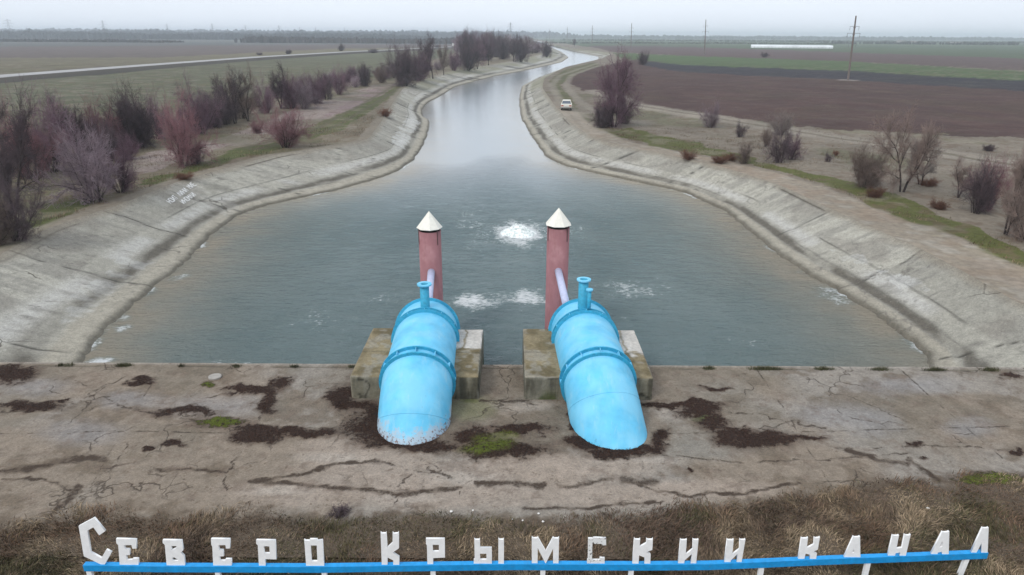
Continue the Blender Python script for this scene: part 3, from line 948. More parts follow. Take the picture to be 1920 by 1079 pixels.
N = 330000
gx = rng.uniform(-19, 19, N); gy = rng.uniform(10.4, 17.2, N)
gz = apron_z(gx, np.maximum(gy, 13.1))
ppx, ppy, _ = proj(np.stack([gx, gy, gz], -1))
glx = np.interp(ppx, [-2000, 0, 100, 200, 400, 500, 640, 740, 1000, 1200, 1400, 1600, 1700, 1920, 4000], [990, 985, 982, 975, 972, 962, 985, 968, 972, 968, 945, 920, 905, 892, 800])
f = fbm(gx * 0.9, gy * 0.9, 351, 4, .6)
keep = (ppy + 70 * (fbm(gx * 0.6, gy * 0.6, 361, 4, .6) - 0.5) - glx + 16) / 26 + 0.3 * (f - .5) > rng.random(N) * 1.0
keep &= (ppx > -250) & (ppx < 2170)
gx, gy, gz, f = gx[keep], gy[keep], gz[keep], f[keep]
n = len(gx)
P = np.stack([gx, gy, gz - 0.02], -1)
Hh = rng.uniform(0.05, 0.20, n) * (0.6 + 0.85 * sst(0.35, 0.65, f))
blades('dry_grass', P, Hh, rng.uniform(0.008, 0.024, n), rng.uniform(0.4, 1.5, n), dry_palette(gx, gy, n, 371), 'tangled brown dry grass round the sign in front of the concrete')

# moss and weed clumps on the apron
mk = rng.random(APX.shape) < 0.9 * sst(0.5, 0.8, moss_shade_m)
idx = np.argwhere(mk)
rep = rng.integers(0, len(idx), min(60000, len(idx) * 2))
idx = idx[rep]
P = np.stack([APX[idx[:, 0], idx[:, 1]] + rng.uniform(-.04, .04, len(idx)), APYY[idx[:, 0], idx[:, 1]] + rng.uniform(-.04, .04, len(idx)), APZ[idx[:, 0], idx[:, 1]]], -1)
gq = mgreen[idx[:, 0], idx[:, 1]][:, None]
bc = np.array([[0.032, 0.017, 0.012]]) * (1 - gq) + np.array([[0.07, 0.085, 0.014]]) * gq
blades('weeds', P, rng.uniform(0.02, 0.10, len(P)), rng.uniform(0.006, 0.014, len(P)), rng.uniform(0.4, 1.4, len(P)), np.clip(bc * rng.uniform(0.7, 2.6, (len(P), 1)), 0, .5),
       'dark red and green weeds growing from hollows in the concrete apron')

# little tufts along the lip of the apron
ps = []
for pxx, w, k in [(112, 6, 120), (128, 8, 100), (232, 12, 500), (340, 6, 120), (445, 7, 150), (553, 8, 160), (1325, 10, 250), (1430, 26, 700), (1535, 16, 350), (1638, 18, 300), (1738, 16, 500), (1836, 14, 400), (1910, 10, 300), (660, 8, 100), (700, 14, 80)]:
    c0 = at(pxx, 687 - (pxx > 1200) * 6 * (pxx - 1200) / 700, ZA)
    e = w / 1280 * 26
    for _ in range(k):
        ps.append((c0[0] + rnd.gauss(0, e * 0.55), APY - 0.27 + rnd.gauss(0, 0.05), float(apron_z(np.array([c0[0]]), np.array([APY]))[0])))
P = np.array(ps)
blades('lip_tufts', P, rng.uniform(0.05, 0.2, len(P)), rng.uniform(0.008, 0.018, len(P)), rng.uniform(0.3, 1.2, len(P)),
       np.ones((len(P), 3)) * np.array([0.05, 0.05, 0.025]) * rng.uniform(0.5, 2, (len(P), 1)), 'dark tufts of grass rooted in the joint along the water edge of the apron')


# ------------------------------------------------------------------ the two blue pipes
def pipe_paint(name, worn):
    m = NT(name, 0.55, 0.35)
    k = m.rng(m.noise(1.6, 4), 0.3, 0.7, 0.86, 1.12)
    c = m.scale((0.125, 0.50, 0.74), k)
    c = m.mix(m.rng(m.noise(0.9, 3, m.coord((1.5, 1.5, 0.5))), 0.42, 0.62, 0, 0.5), c, (0.26, 0.60, 0.78))
    c = m.mix(m.rng(m.noise(2.2, 6, m.coord((2.5, 0.6, 0.8)), 0.7), 0.56, 0.68, 0, 0.32), c, (0.40, 0.60, 0.68))
    c = m.mix(m.rng(m.noise(3.0, 6, m.coord((4, 1, 0.7)), 0.75), 0.64, 0.70, 0, 0.6), c, (0.10, 0.30, 0.40))
    fine = m.noise(14, 6, rough=0.75)
    c = m.mix(m.rng(fine, 0.655, 0.69, 0, 0.85), c, (0.16, 0.14, 0.12))
    if worn:
        geo = m.n('ShaderNodeSeparateXYZ'); m.l(m.coord(), geo.inputs[0])
        low = m.rng(geo.outputs['Z'], 0.0, 1.15, 1, 0)
        f = m.math('ADD', m.math('MULTIPLY', low, 0.62), m.noise(2.6, 7, rough=0.75))
        c = m.mix(m.rng(f, 0.86, 0.98, 0, 0.75), c, (0.40, 0.43, 0.47))
        f2 = m.math('ADD', m.math('MULTIPLY', low, 0.55), m.noise(9, 6, rough=0.7))
        c = m.mix(m.rng(f2, 0.98, 1.04, 0, 0.9), c, (0.16, 0.09, 0.07))
    m.base(c)
    m.bump(m.noise(3.0, 4), 0.25, 0.04)
    return m.m


M['pipe_worn'] = pipe_paint('worn_blue_pipe_paint', True)
M['pipe'] = pipe_paint('blue_pipe_paint', False)
M['flange'] = paint('flange_blue_paint', (0.035, 0.33, 0.50), 0.2, 0.6, (0.09, 0.075, 0.06), 9, 0.63)
M['flange_dark'] = M['flange']
M['dark'] = paint('shaded_inside_black', (0.02, 0.016, 0.014), 0.2, 0.9)  # near-black that stands for shade in vents and under caps
M['redbrown'] = None
m = NT('faded_maroon_paint', 0.75, 0.25)
k = m.rng(m.noise(2.0, 4, m.coord((1, 1, 0.4))), 0.3, 0.7, 0.85, 1.15)
c = m.scale((0.275, 0.13, 0.14), k)
c = m.mix(m.rng(m.noise(1.2, 3), 0.55, 0.7, 0, 0.5), c, (0.42, 0.24, 0.25))
c = m.mix(m.rng(m.noise(16, 5, rough=.7), 0.64, 0.7, 0, 0.8), c, (0.12, 0.06, 0.05))
c = m.mix(m.rng(m.noise(3.0, 5, m.coord((4, 4, 0.35)), .7), 0.54, 0.64, 0, 0.6), c, (0.20, 0.085, 0.08))
m.base(c); m.bump(m.noise(5, 5), 0.3, 0.02)
M['redbrown'] = m.m
M['lilac'] = paint('pale_lilac_paint', (0.47, 0.50, 0.66), 0.12, 0.6, (0.30, 0.24, 0.24), 9, 0.62)
M['cap'] = paint('cream_cap_paint', (0.74, 0.72, 0.64), 0.06, 0.6, (0.45, 0.40, 0.32), 9, 0.68)
RP = 1.19


def spline(pts, n):
    """Catmull-Rom through pts"""
    P = [np.array(p, float) for p in pts]
    P = [2 * P[0] - P[1]] + P + [2 * P[-1] - P[-2]]
    out = []
    for i in range(1, len(P) - 2):
        for k in range(n):
            t = k / n
            out.append(0.5 * ((2 * P[i]) + (-P[i - 1] + P[i + 1]) * t + (2 * P[i - 1] - 5 * P[i] + 4 * P[i + 1] - P[i + 2]) * t * t + (-P[i - 1] + 3 * P[i] - 3 * P[i + 1] + P[i + 2]) * t ** 3))
    out.append(P[-2])
    return out


def frame_at(path_pts, Yt):
    for a, b in zip(path_pts[:-1], path_pts[1:]):
        if (a[1] - Yt) * (b[1] - Yt) <= 0 and a[1] != b[1]:
            t = (Yt - a[1]) / (b[1] - a[1])
            return Vector(a + (b - a) * t), Vector(b - a).normalized()


def flange_ring(parent, path, Yt, gap, name_off=None):
    """two plate collars with gusset plates between"""
    c, t = frame_at(path, Yt)
    u = t.cross(Vector((0, 0, 1))).normalized(); v = u.cross(t)
    bm = bmesh.new()
    offs = (-gap / 2, gap / 2) if gap else (0,)
    for o in offs:
        n = 72
        prof = [(RP - 0.02, -0.022), (RP + 0.11, -0.022), (RP + 0.11, 0.022), (RP - 0.02, 0.022)]
        rings = []
        for k in range(n):
            a = 2 * math.pi * k / n
            d = u * math.cos(a) + v * math.sin(a)
            rings.append([bm.verts.new(c + d * r + t * (o + s)) for r, s in prof])
        for k in range(n):
            A = rings[k]; B = rings[(k + 1) % n]
            for j in range(4):
                bm.faces.new((A[j], A[(j + 1) % 4], B[(j + 1) % 4], B[j]))
    ob = bm_obj('flange_collar', bm, M['flange'], parent)
    if gap:
        for k in range(12):
            a = 2 * math.pi * (k + 0.0) / 12
            d = u * math.cos(a) + v * math.sin(a)
            if (c + d * RP).z < 1.2: continue
            bm = bmesh.new()
            rot = Matrix((u * -math.sin(a) + v * math.cos(a), d, t)).transposed().to_4x4()
            add_box(bm, c + d * (RP + 0.05), (0.02, 0.10, gap - 0.062), rot)
            bm_obj('gusset', bm, M['pipe'], ob)
    return ob


def shift(o, base):
    """move a part's mesh so that it is local to its thing's base"""
    o.data.transform(Matrix.Translation(-Vector(base)))
    for ch in o.children: shift(ch, base)


def make_pipe(path, rings, end_tip, mat, label, stands, seed):
    base = Vector((path[-1][0], 18.3, ZA))
    root = empty('discharge_pipe', base, label, 'pipe', 'blue discharge pipes')
    bm = bmesh.new()
    add_tube(bm, path, [RP] * len(path), 64)
    r = random.Random(seed)
    body = bm_obj('pipe_body', bm, mat, root, True)
    for Yt, gap in rings: flange_ring(root, path, Yt, gap)
    # weld seams
    for Yt in end_tip:
        c, t = frame_at(path, Yt)
        u = t.cross(Vector((0, 0, 1))).normalized(); v = u.cross(t)
        bm = bmesh.new()
        pts = [c + (u * math.cos(a) + v * math.sin(a)) * RP for a in [2 * math.pi * k / 64 for k in range(64)]]
        add_tube(bm, pts, 0.012, 6, closed=True)
        bm_obj('weld_seam', bm, mat, root, True)
    for (sx, sy, z0, z1, rad, fr, capped) in stands:
        bm = bmesh.new()
        if capped:
            add_tube(bm, [(sx, sy, z0), (sx, sy, z1)], rad, 20)
        else:
            # open tube with wall
            n = 28
            A = []
            for rr, zz in [(rad, z0), (rad, z1), (rad * 0.78, z1), (rad * 0.78, z1 - 0.5)]:
                A.append([bm.verts.new((sx + rr * math.cos(2 * math.pi * k / n), sy + rr * math.sin(2 * math.pi * k / n), zz)) for k in range(n)])
            for a, b in zip(A[:-1], A[1:]):
                for k in range(n): bm.faces.new((a[k], a[(k + 1) % n], b[(k + 1) % n], b[k]))
        so = bm_obj('vent_pipe', bm, M['flange'], root, True)
        bm = bmesh.new()
        n = 28; A = []
        ri = 0.0 if capped else rad * 0.8
        prof = [(max(ri, 0.001), z1 - 0.02), (fr, z1 - 0.02), (fr, z1 + 0.03), (max(ri, 0.001), z1 + 0.03)]
        for rr, zz in prof:
            A.append([bm.verts.new((sx + rr * math.cos(2 * math.pi * k / n), sy + rr * math.sin(2 * math.pi * k / n), zz)) for k in range(n)])
        for a, b in zip(A, A[1:] + A[:1]):
            for k in range(n): bm.faces.new((a[k], a[(k + 1) % n], b[(k + 1) % n], b[k]))
        bm_obj('rim', bm, M['pipe'], so)
        if not capped:
            bm = bmesh.new()
            bmesh.ops.create_circle(bm, cap_ends=True, segments=28, radius=rad * 0.79)
            bmesh.ops.translate(bm, vec=(sx, sy, z1 - 0.12), verts=bm.verts)
            bm_obj('mouth_shade', bm, M['dark'], so)  # black disc painting the shade inside the open vent
    for ch in root.children: shift(ch, base)
    return root


AX = 2.0
pathL = spline([(-3.45, 27.2, -0.6), (-3.42, 26.4, 1.0), (-3.38, 25.3, 1.85), (-3.32, 24.2, AX), (-3.24, 22.4, AX), (-3.20, 20.95, AX - 0.03), (-3.18, 20.2, AX - 0.28), (-3.17, 19.4, AX - 0.92), (-3.17, 18.6, AX - 1.85), (-3.17, 17.7, AX - 3.1)], 8)
pathR = spline([(2.62, 27.2, -0.6), (2.68, 26.4, 1.0), (2.73, 25.3, 1.85), (2.80, 24.2, AX), (2.86, 22.4, AX), (2.93, 20.95, AX - 0.03), (3.00, 20.2, AX - 0.26), (3.13, 19.3, AX - 0.88), (3.33, 18.4, AX - 1.8), (3.58, 17.4, AX - 3.0)], 8)
make_pipe(pathL, [(24.95, 0), (23.85, 0.22), (20.75, 0.34)], [19.4], M['pipe_worn'],
          'left blue pipe with a chipped rusty lower end and one vent stub', [(-3.33, 24.35, 3.05, 4.1, 0.175, 0.28, False)], 1)
make_pipe(pathR, [(24.95, 0), (23.85, 0.22), (20.75, 0.34)], [19.75, 18.6], M['pipe'],
          'right blue pipe with clean smooth paint and two vent stubs', [(2.72, 24.35, 3.1, 4.32, 0.19, 0.27, False), (2.90, 23.9, 3.15, 4.08, 0.075, 0.13, True)], 2)


# ---- maroon shafts with pointed caps
def make_shaft(x, y, ztop, label, capr, brace, tiltcap):
    root = empty('vent_column', (x, y, 0), label, 'column', 'maroon vent columns in the pool')
    bm = bmesh.new()
    n = 36; R = 0.485; A = []
    for rr, zz in [(R, -2.5), (R, ztop), (R - 0.05, ztop), (R - 0.05, ztop - 0.8)]:
        A.append([bm.verts.new((rr * math.cos(2 * math.pi * k / n), rr * math.sin(2 * math.pi * k / n), zz)) for k in range(n)])
    for a, b in zip(A[:-1], A[1:]):
        for k in range(n): bm.faces.new((a[k], a[(k + 1) % n], b[(k + 1) % n], b[k]))
    bmesh.ops.contextual_create(bm, geom=A[-1])
    bm_obj('shaft', bm, M['redbrown'], root, True)
    bm = bmesh.new()
    zc = ztop + 0.13; nn = 8
    ring = [bm.verts.new((capr * math.cos(2 * math.pi * (k + tiltcap) / nn), capr * math.sin(2 * math.pi * (k + tiltcap) / nn), zc)) for k in range(nn)]
    ring2 = [bm.verts.new((v.co.x * 0.97, v.co.y * 0.97, zc - 0.02)) for v in ring]
    tip = bm.verts.new((0, 0, zc + 0.72)); bot = bm.verts.new((0, 0, zc + 0.2))
    for k in range(nn):
        bm.faces.new((ring[k], ring[(k + 1) % nn], tip))
        bm.faces.new((ring2[k], bot, ring2[(k + 1) % nn]))
        bm.faces.new((ring2[k], ring2[(k + 1) % nn], ring[(k + 1) % nn], ring[k]))
    bm_obj('cap', bm, M['cap'], root)
    bm = bmesh.new()
    add_tube(bm, [(0, 0, ztop - 0.3), (0, 0, zc + 0.02)], R - 0.09, 24)
    bm_obj('gap_shade', bm, M['dark'], root)  # dark filler painting the shade in the open gap below the cap
    for a in (math.radians(205), math.radians(318), math.radians(75)):
        bm = bmesh.new()
        rot = Matrix.Rotation(a, 4, 'Z')
        add_box(bm, (math.cos(a) * (R + 0.012), math.sin(a) * (R + 0.012), ztop - 0.2), (0.02, 0.045, 0.72), rot)
        bm_obj('strap', bm, M['redbrown_dark'], root)
    (bx, by, bz), (cx_, cy_, cz_) = brace
    bm = bmesh.new()
    add_tube(bm, [(bx - x, by - y, bz), (bx - x + (cx_ - bx) * .5, by - y + (cy_ - by) * .5, bz + (cz_ - bz) * .5), (cx_ - x, cy_ - y, cz_)], 0.155, 20)
    bm_obj('side_pipe', bm, M['lilac'], root, True)
    return root


M['redbrown_dark'] = paint('dark_maroon_strap', (0.12, 0.06, 0.06), 0.2, 0.8)
cl_ = at_y(805.5, 432, 28.5); cr_ = at_y(1047, 426, 28.5)
make_shaft(cl_[0], 28.5, cl_[2], 'left maroon column with a cream pointed cap standing in the water', 0.56, ((-3.32, 25.3, 3.0), (-3.52, 28.15, 3.35)), 0.2)
make_shaft(cr_[0], 28.5, cr_[2], 'right maroon column with a slightly wider cream pointed cap, beside the boil', 0.58, ((2.16, 25.3, 2.95), (2.0, 28.15, 3.42)), 0.5)


# ---- concrete blocks
def make_block(x0, x1, y0, y1, zt, label, pale, seed):
    nx, ny, nz = 18, 44, 12
    bm = bmesh.new()
    bmesh.ops.create_cube(bm, size=1)
    me0 = bpy.data.meshes.new('tmp')
    root_loc = Vector(((x0 + x1) / 2, y0, ZA))
    bm.free(); bpy.data.meshes.remove(me0)
    z0 = -2.0
    faces = []
    V = []

    def sheet(o, a, b, na, nb, flip=False):
        off = len(V)
        for i in range(na + 1):
            for j in range(nb + 1):
                V.append(np.array(o) + np.array(a) * i / na + np.array(b) * j / nb)
        for i in range(na):
            for j in range(nb):
                p = off + i * (nb + 1) + j
                f = (p, p + 1, p + nb + 2, p + nb + 1)
                faces.append(f[::-1] if flip else f)
    sx, sy, sz = x1 - x0, y1 - y0, zt - z0
    sheet((x0, y0, zt), (sx, 0, 0), (0, sy, 0), nx * 2, ny * 2, True)
    sheet((x0, y0, z0), (sx, 0, 0), (0, 0, sz), nx * 2, 56)
    sheet((x0, y0, z0), (0, sy, 0), (0, 0, sz), ny * 2, 56, True)
    sheet((x1, y0, z0), (0, sy, 0), (0, 0, sz), ny * 2, 56)
    sheet((x0, y1, z0), (sx, 0, 0), (0, 0, sz), nx, 14, True)
    V = np.array(V)
    c = np.array([(x0 + x1) / 2, (y0 + y1) / 2, 0])
    q = V.copy()
    # worn arrises and rough faces, displaced by position so that seams stay closed
    nA = fbm(q[:, 0] * 3 + q[:, 2] * 1.7, q[:, 1] * 3 + q[:, 2] * 2.1, seed, 4, .6) - 0.5
    ex = np.minimum(np.abs(q[:, 0] - x0), np.abs(q[:, 0] - x1)); ey = np.minimum(np.abs(q[:, 1] - y0), np.abs(q[:, 1] - y1)); ez = np.abs(q[:, 2] - zt)
    near2 = np.sort(np.stack([ex, ey, ez], -1), -1)[:, 1]
    chip = np.exp(-(near2 / 0.05) ** 2) * (0.02 + 0.10 * np.clip(nA + 0.05, 0, 1))
    dirn = np.stack([np.sign(c[0] - q[:, 0]) * (ex < .03), np.sign(c[1] - q[:, 1]) * (ey < .03), -1.0 * (ez < .03)], -1)
    V = V + dirn * chip[:, None] + 0.018 * nA[:, None] * (-dirn)
    col = np.ones((len(V), 3)) * np.array([0.215, 0.175, 0.105])
    a = fbm(q[:, 0] * 1.6 + q[:, 2], q[:, 1] * 1.6 + q[:, 2] * 1.3, seed + 3, 4)
    col = mixc(col, (0.12, 0.095, 0.05), 0.8 * sst(0.45, 0.62, a))
    col = mixc(col, (0.27, 0.25, 0.205), 0.6 * sst(0.55, 0.7, fbm(q[:, 0] * 2.4, q[:, 1] * 2.4, seed + 5, 3)))
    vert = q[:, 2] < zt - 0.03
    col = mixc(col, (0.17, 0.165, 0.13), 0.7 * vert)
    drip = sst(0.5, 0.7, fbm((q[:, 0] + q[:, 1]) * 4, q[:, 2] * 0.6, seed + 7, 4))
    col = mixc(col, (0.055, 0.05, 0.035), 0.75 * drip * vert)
    ce = np.exp(-((fbm(q[:, 0] * 1.3 + q[:, 1], q[:, 2] * 1.3, seed + 11, 3) - .5) / .02) ** 2)
    col = mixc(col, (0.03, 0.028, 0.02), 0.85 * ce * vert)
    green = sst(0.45, 0.6, fbm(q[:, 0] * 1.5, q[:, 2] * 1.5, seed + 13, 3)) * (1 - sst(ZA, ZA + 0.5, q[:, 2])) * vert
    col = mixc(col, (0.06, 0.075, 0.02), 0.8 * green)
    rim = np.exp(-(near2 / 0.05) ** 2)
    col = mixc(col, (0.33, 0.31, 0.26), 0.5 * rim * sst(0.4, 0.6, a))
    if pale:
        pm = (1 - sst(-0.12, 0.12, (y1 - q[:, 1]) - pale + 0.8 * (fbm(q[:, 0] * 2, q[:, 1] * 2, seed + 17, 4) - .5))) * ~vert
        pm = pm * (1 - 0.9 * np.exp(-((q[:, 0] - x0 - 0.45 * sx + 0.2 * nA) / 0.05) ** 2))
        col = mixc(col, (0.48, 0.45, 0.41), 0.95 * pm)
    # joint across the top
    jn = np.exp(-((q[:, 1] - (y0 + 0.47 * sy) + 0.06 * nA) / 0.03) ** 2) * ~vert
    col = mixc(col, (0.07, 0.065, 0.045), 0.6 * jn)
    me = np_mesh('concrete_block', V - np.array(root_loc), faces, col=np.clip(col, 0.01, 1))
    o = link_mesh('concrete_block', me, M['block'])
    o.location = root_loc
    tag(o, label, 'block', 'concrete saddle blocks beside the pipes')


make_block(-5.58, -4.15, 20.95, 25.1, 1.98, 'concrete block on the outer left side of the left blue pipe', 0, 1)
make_block(-2.33, -1.13, 20.95, 25.0, 1.98, 'concrete block right of the left pipe, pale square patch at its far end', 1.9, 2)
make_block(0.44, 2.0, 20.95, 25.1, 1.98, 'concrete block left of the right blue pipe, brown top and mossy foot', 0, 3)
make_block(3.75, 4.90, 20.95, 25.0, 1.98, 'concrete block right of the right blue pipe, rightmost, with a jagged pale patch on top', 2.2, 4)

# ------------------------------------------------------------------ the sign
M['bar'] = paint('bright_blue_bar_paint', (0.008, 0.27, 0.62), 0.14, 0.55, (0.10, 0.22, 0.36), 7, 0.62)
M['letter'] = paint('white_letter_paint', (0.80, 0.80, 0.79), 0.06, 0.6, (0.48, 0.46, 0.42), 8, 0.66)
M['letter_chipped'] = paint('chipped_white_letter_paint', (0.74, 0.74, 0.72), 0.06, 0.65, (0.10, 0.09, 0.08), 9, 0.56)
ZB = 2.0
bar_px = [(158, 1057), (300, 1059), (600, 1060), (800, 1057), (960, 1055), (1200, 1056), (1330, 1055), (1450, 1050), (1560, 1045), (1700, 1040), (1850, 1034)]
bar_w = [Vector(at(x, y, ZB)) for x, y in bar_px]
sign_base = Vector((bar_w[0].x, bar_w[0].y, 1.3))
sign = empty('canal_sign', sign_base, 'long blue rail with white cut-out Cyrillic letters СЕВЕРО КРЫМСКИЙ КАНАЛ, standing in dry grass', 'sign')
sign['label'] = 'long blue rail carrying white Cyrillic letters, standing in the dry grass at the front'
bm = bmesh.new()
secs = []
for i, p in enumerate(bar_w):
    t = (bar_w[min(i + 1, len(bar_w) - 1)] - bar_w[max(i - 1, 0)]); t.z = 0; t.normalize()
    nrm = Vector((t.y, -t.x, 0))          # towards the camera
    secs.append([bm.verts.new(p + nrm * a + Vector((0, 0, b))) for a, b in ((0.06, 0), (0.06, -0.16), (-0.06, -0.16), (-0.06, 0))])
for A, B in zip(secs[:-1], secs[1:]):
    for j in range(4): bm.faces.new((A[j], A[(j + 1) % 4], B[(j + 1) % 4], B[j]))
bm.faces.new(secs[0]); bm.faces.new(secs[-1][::-1])
o = bm_obj('rail', bm, M['bar'], sign); shift(o, sign_base)


def bar_y(X):
    xs = [p.x for p in bar_w]; ys = [p.y for p in bar_w]
    return float(np.interp(X, xs, ys))


for lx in (172, 412, 610, 812, 1018, 1184, 1432, 1640, 1836):
    p = at_y(lx, 1062, bar_y(0))
    X = p[0]; yb = bar_y(X)
    bm = bmesh.new()
    lean = 0.06 if lx == 1836 else 0.0
    add_prism(bm, [Vector((X - 0.055, yb - 0.035, 1.81)), Vector((X + 0.055, yb - 0.035, 1.81)), Vector((X + 0.055 - lean, yb - 0.035, 1.15)), Vector((X - 0.055 - lean, yb - 0.035, 1.15))], (0, 0.07, 0))
    o = bm_obj('leg', bm, M['letter'], sign); shift(o, sign_base)


def zmap(o, s):
    return lambda p: (o[0] + p[0] / s, o[1] + p[1] / s)


ZA3 = zmap((130, 950), 3.368); ZA4 = zmap((680, 950), 3.368); ZA5 = zmap((1240, 950), 2.8235)
LET = [
    (ZA3, [[(160, 68), (62, 120), (95, 310), (222, 371), (270, 285), (237, 268), (205, 322), (138, 285), (118, 148), (155, 128), (192, 178), (230, 152)]], 0),
    (ZA3, [[(298, 200), (425, 204), (428, 262), (402, 262), (396, 240), (350, 240), (354, 265), (383, 266), (386, 302), (362, 303), (366, 334), (405, 332), (403, 325), (438, 325), (440, 376), (322, 372), (312, 240), (300, 228)]], 0),
    (ZA3, [[(592, 208), (712, 210), (722, 272), (706, 287), (728, 310), (735, 380), (618, 376), (606, 240), (592, 225)], [(646, 246), (680, 246), (676, 260), (648, 272)], [(652, 318), (666, 318), (690, 332), (688, 340), (655, 340)]], 0),
    (ZA3, [[(897, 200), (1016, 202), (1018, 260), (992, 262), (988, 240), (945, 240), (948, 270), (974, 272), (978, 310), (950, 312), (954, 338), (990, 338), (988, 328), (1026, 328), (1028, 384), (912, 382), (905, 250), (898, 235)]], 0),
    (ZA3, [[(1182, 208), (1303, 210), (1310, 330), (1240, 328), (1242, 384), (1200, 384), (1192, 240), (1182, 232)], [(1230, 246), (1265, 248), (1268, 292), (1234, 292)]], 0),
    (ZA3, [[(1484, 206), (1492, 212), (1520, 212), (1520, 203), (1566, 203), (1568, 212), (1600, 208), (1612, 384), (1498, 384), (1488, 240)], [(1526, 242), (1564, 242), (1568, 342), (1530, 342)]], 0),
    (ZA4, [[(114, 158), (120, 166), (146, 166), (150, 158), (156, 256), (190, 225), (190, 160), (196, 168), (222, 166), (228, 158), (230, 260), (190, 287), (232, 314), (232, 376), (194, 376), (194, 336), (158, 318), (158, 376), (122, 376)]], 0),
    (ZA4, [[(400, 200), (518, 200), (520, 318), (446, 322), (446, 374), (410, 374), (406, 240), (400, 232)], [(442, 238), (482, 238), (482, 280), (444, 280)]], 0),
    (ZA4, [[(705, 200), (712, 207), (736, 207), (740, 200), (742, 257), (815, 257), (816, 370), (702, 368), (702, 332), (708, 330)], [(742, 294), (782, 294), (782, 332), (742, 332)], [(857, 198), (864, 206), (888, 206), (892, 198), (892, 370), (857, 370)]], 0),
    (ZA4, [[(1068, 190), (1076, 197), (1102, 197), (1106, 190), (1155, 278), (1202, 192), (1210, 198), (1234, 198), (1240, 190), (1236, 366), (1202, 366), (1202, 262), (1155, 358), (1105, 258), (1104, 366), (1068, 366)]], 0),
    (ZA4, [[(1424, 198), (1452, 198), (1454, 193), (1536, 196), (1537, 240), (1510, 242), (1508, 232), (1450, 232), (1448, 334), (1496, 334), (1496, 320), (1528, 322), (1526, 370), (1415, 368), (1418, 332), (1422, 330)]], 1),
    (ZA4, [[(1714, 198), (1722, 205), (1748, 205), (1752, 198), (1748, 252), (1790, 228), (1792, 200), (1800, 206), (1826, 206), (1832, 198), (1828, 270), (1790, 284), (1818, 298), (1814, 376), (1776, 376), (1780, 318), (1745, 304), (1740, 374), (1700, 374)]], 0),
    (ZA5, [[(100, 170), (106, 175), (128, 175), (134, 170), (128, 252), (165, 222), (166, 168), (172, 174), (190, 174), (196, 170), (182, 310), (152, 310), (160, 248), (122, 282), (118, 310), (86, 310)]], 0),
    (ZA5, [[(347, 170), (353, 175), (376, 175), (382, 170), (374, 252), (412, 222), (414, 168), (420, 174), (438, 174), (444, 170), (420, 310), (394, 310), (402, 248), (366, 282), (362, 308), (330, 306)]], 0),
    (ZA5, [[(740, 162), (747, 166), (768, 166), (775, 160), (768, 218), (806, 198), (808, 160), (814, 165), (832, 163), (838, 158), (826, 225), (798, 238), (822, 246), (812, 303), (780, 304), (786, 252), (762, 246), (748, 304), (718, 302)]], 0),
    (ZA5, [[(1015, 155), (1022, 160), (1042, 159), (1050, 154), (1052, 294), (1020, 294), (1018, 268), (992, 270), (982, 296), (952, 294)], [(1018, 222), (1018, 242), (1004, 244)]], 0),
    (ZA5, [[(1222, 148), (1228, 152), (1248, 152), (1256, 148), (1242, 220), (1272, 215), (1286, 144), (1292, 150), (1310, 150), (1318, 144), (1286, 281), (1252, 283), (1262, 240), (1238, 244), (1226, 285), (1190, 284)]], 0),
    (ZA5, [[(1486, 130), (1492, 134), (1512, 133), (1522, 128), (1518, 262), (1484, 263), (1482, 236), (1462, 240), (1450, 266), (1414, 267)], [(1485, 180), (1484, 210), (1470, 214)]], 0),
    (ZA5, [[(1698, 108), (1704, 112), (1722, 112), (1730, 108), (1724, 244), (1690, 246), (1692, 192), (1660, 250), (1632, 250)]], 0),
]
LNAMES = ['tall tilted first letter С', 'letter Е after the first С', 'letter В', 'second letter Е', 'letter Р of the first word', 'letter О',
          'tall capital К of the second word', 'letter Р of the second word', 'letter Ы in two pieces', 'letter М', 'letter С with rust showing through its paint', 'letter К of the second word, smaller',
          'letter И, first of two', 'letter И, second of two', 'letter К that starts the last word', 'letter А after К', 'letter Н', 'letter А before the last letter', 'last letter Л at the raised end']
for (zf, loops, chipped), ln in zip(LET, LNAMES):
    pts = [zf(p) for p in loops[0]]
    cxp = sum(p[0] for p in pts) / len(pts)
    yb = bar_y(at_y(cxp, 1050, 12.2)[0])
    cu = bpy.data.curves.new('tmpc', 'CURVE'); cu.dimensions = '2D'; cu.fill_mode = 'BOTH'; cu.extrude = 0.022
    for lp in loops:
        sp = cu.splines.new('POLY'); sp.points.add(len(lp) - 1); sp.use_cyclic_u = True
        for k, p in enumerate(lp):
            w = at_y(*zf(p), yb)
            sp.points[k].co = (w[0], w[2], 0, 1)
    tmp = bpy.data.objects.new('tmpo', cu); COL.objects.link(tmp)
    dg = bpy.context.evaluated_depsgraph_get()
    me = bpy.data.meshes.new_from_object(tmp.evaluated_get(dg))
    bpy.data.objects.remove(tmp); bpy.data.curves.remove(cu)
    me.transform(Matrix.Translation((0, yb, 0)) @ Matrix.Rotation(math.pi / 2, 4, 'X'))
    me.name = 'letter'
    o = link_mesh('letter', me, M['letter_chipped'] if chipped else M['letter'], sign)
    o['label'] = 'white ' + ln
    shift(o, sign_base)


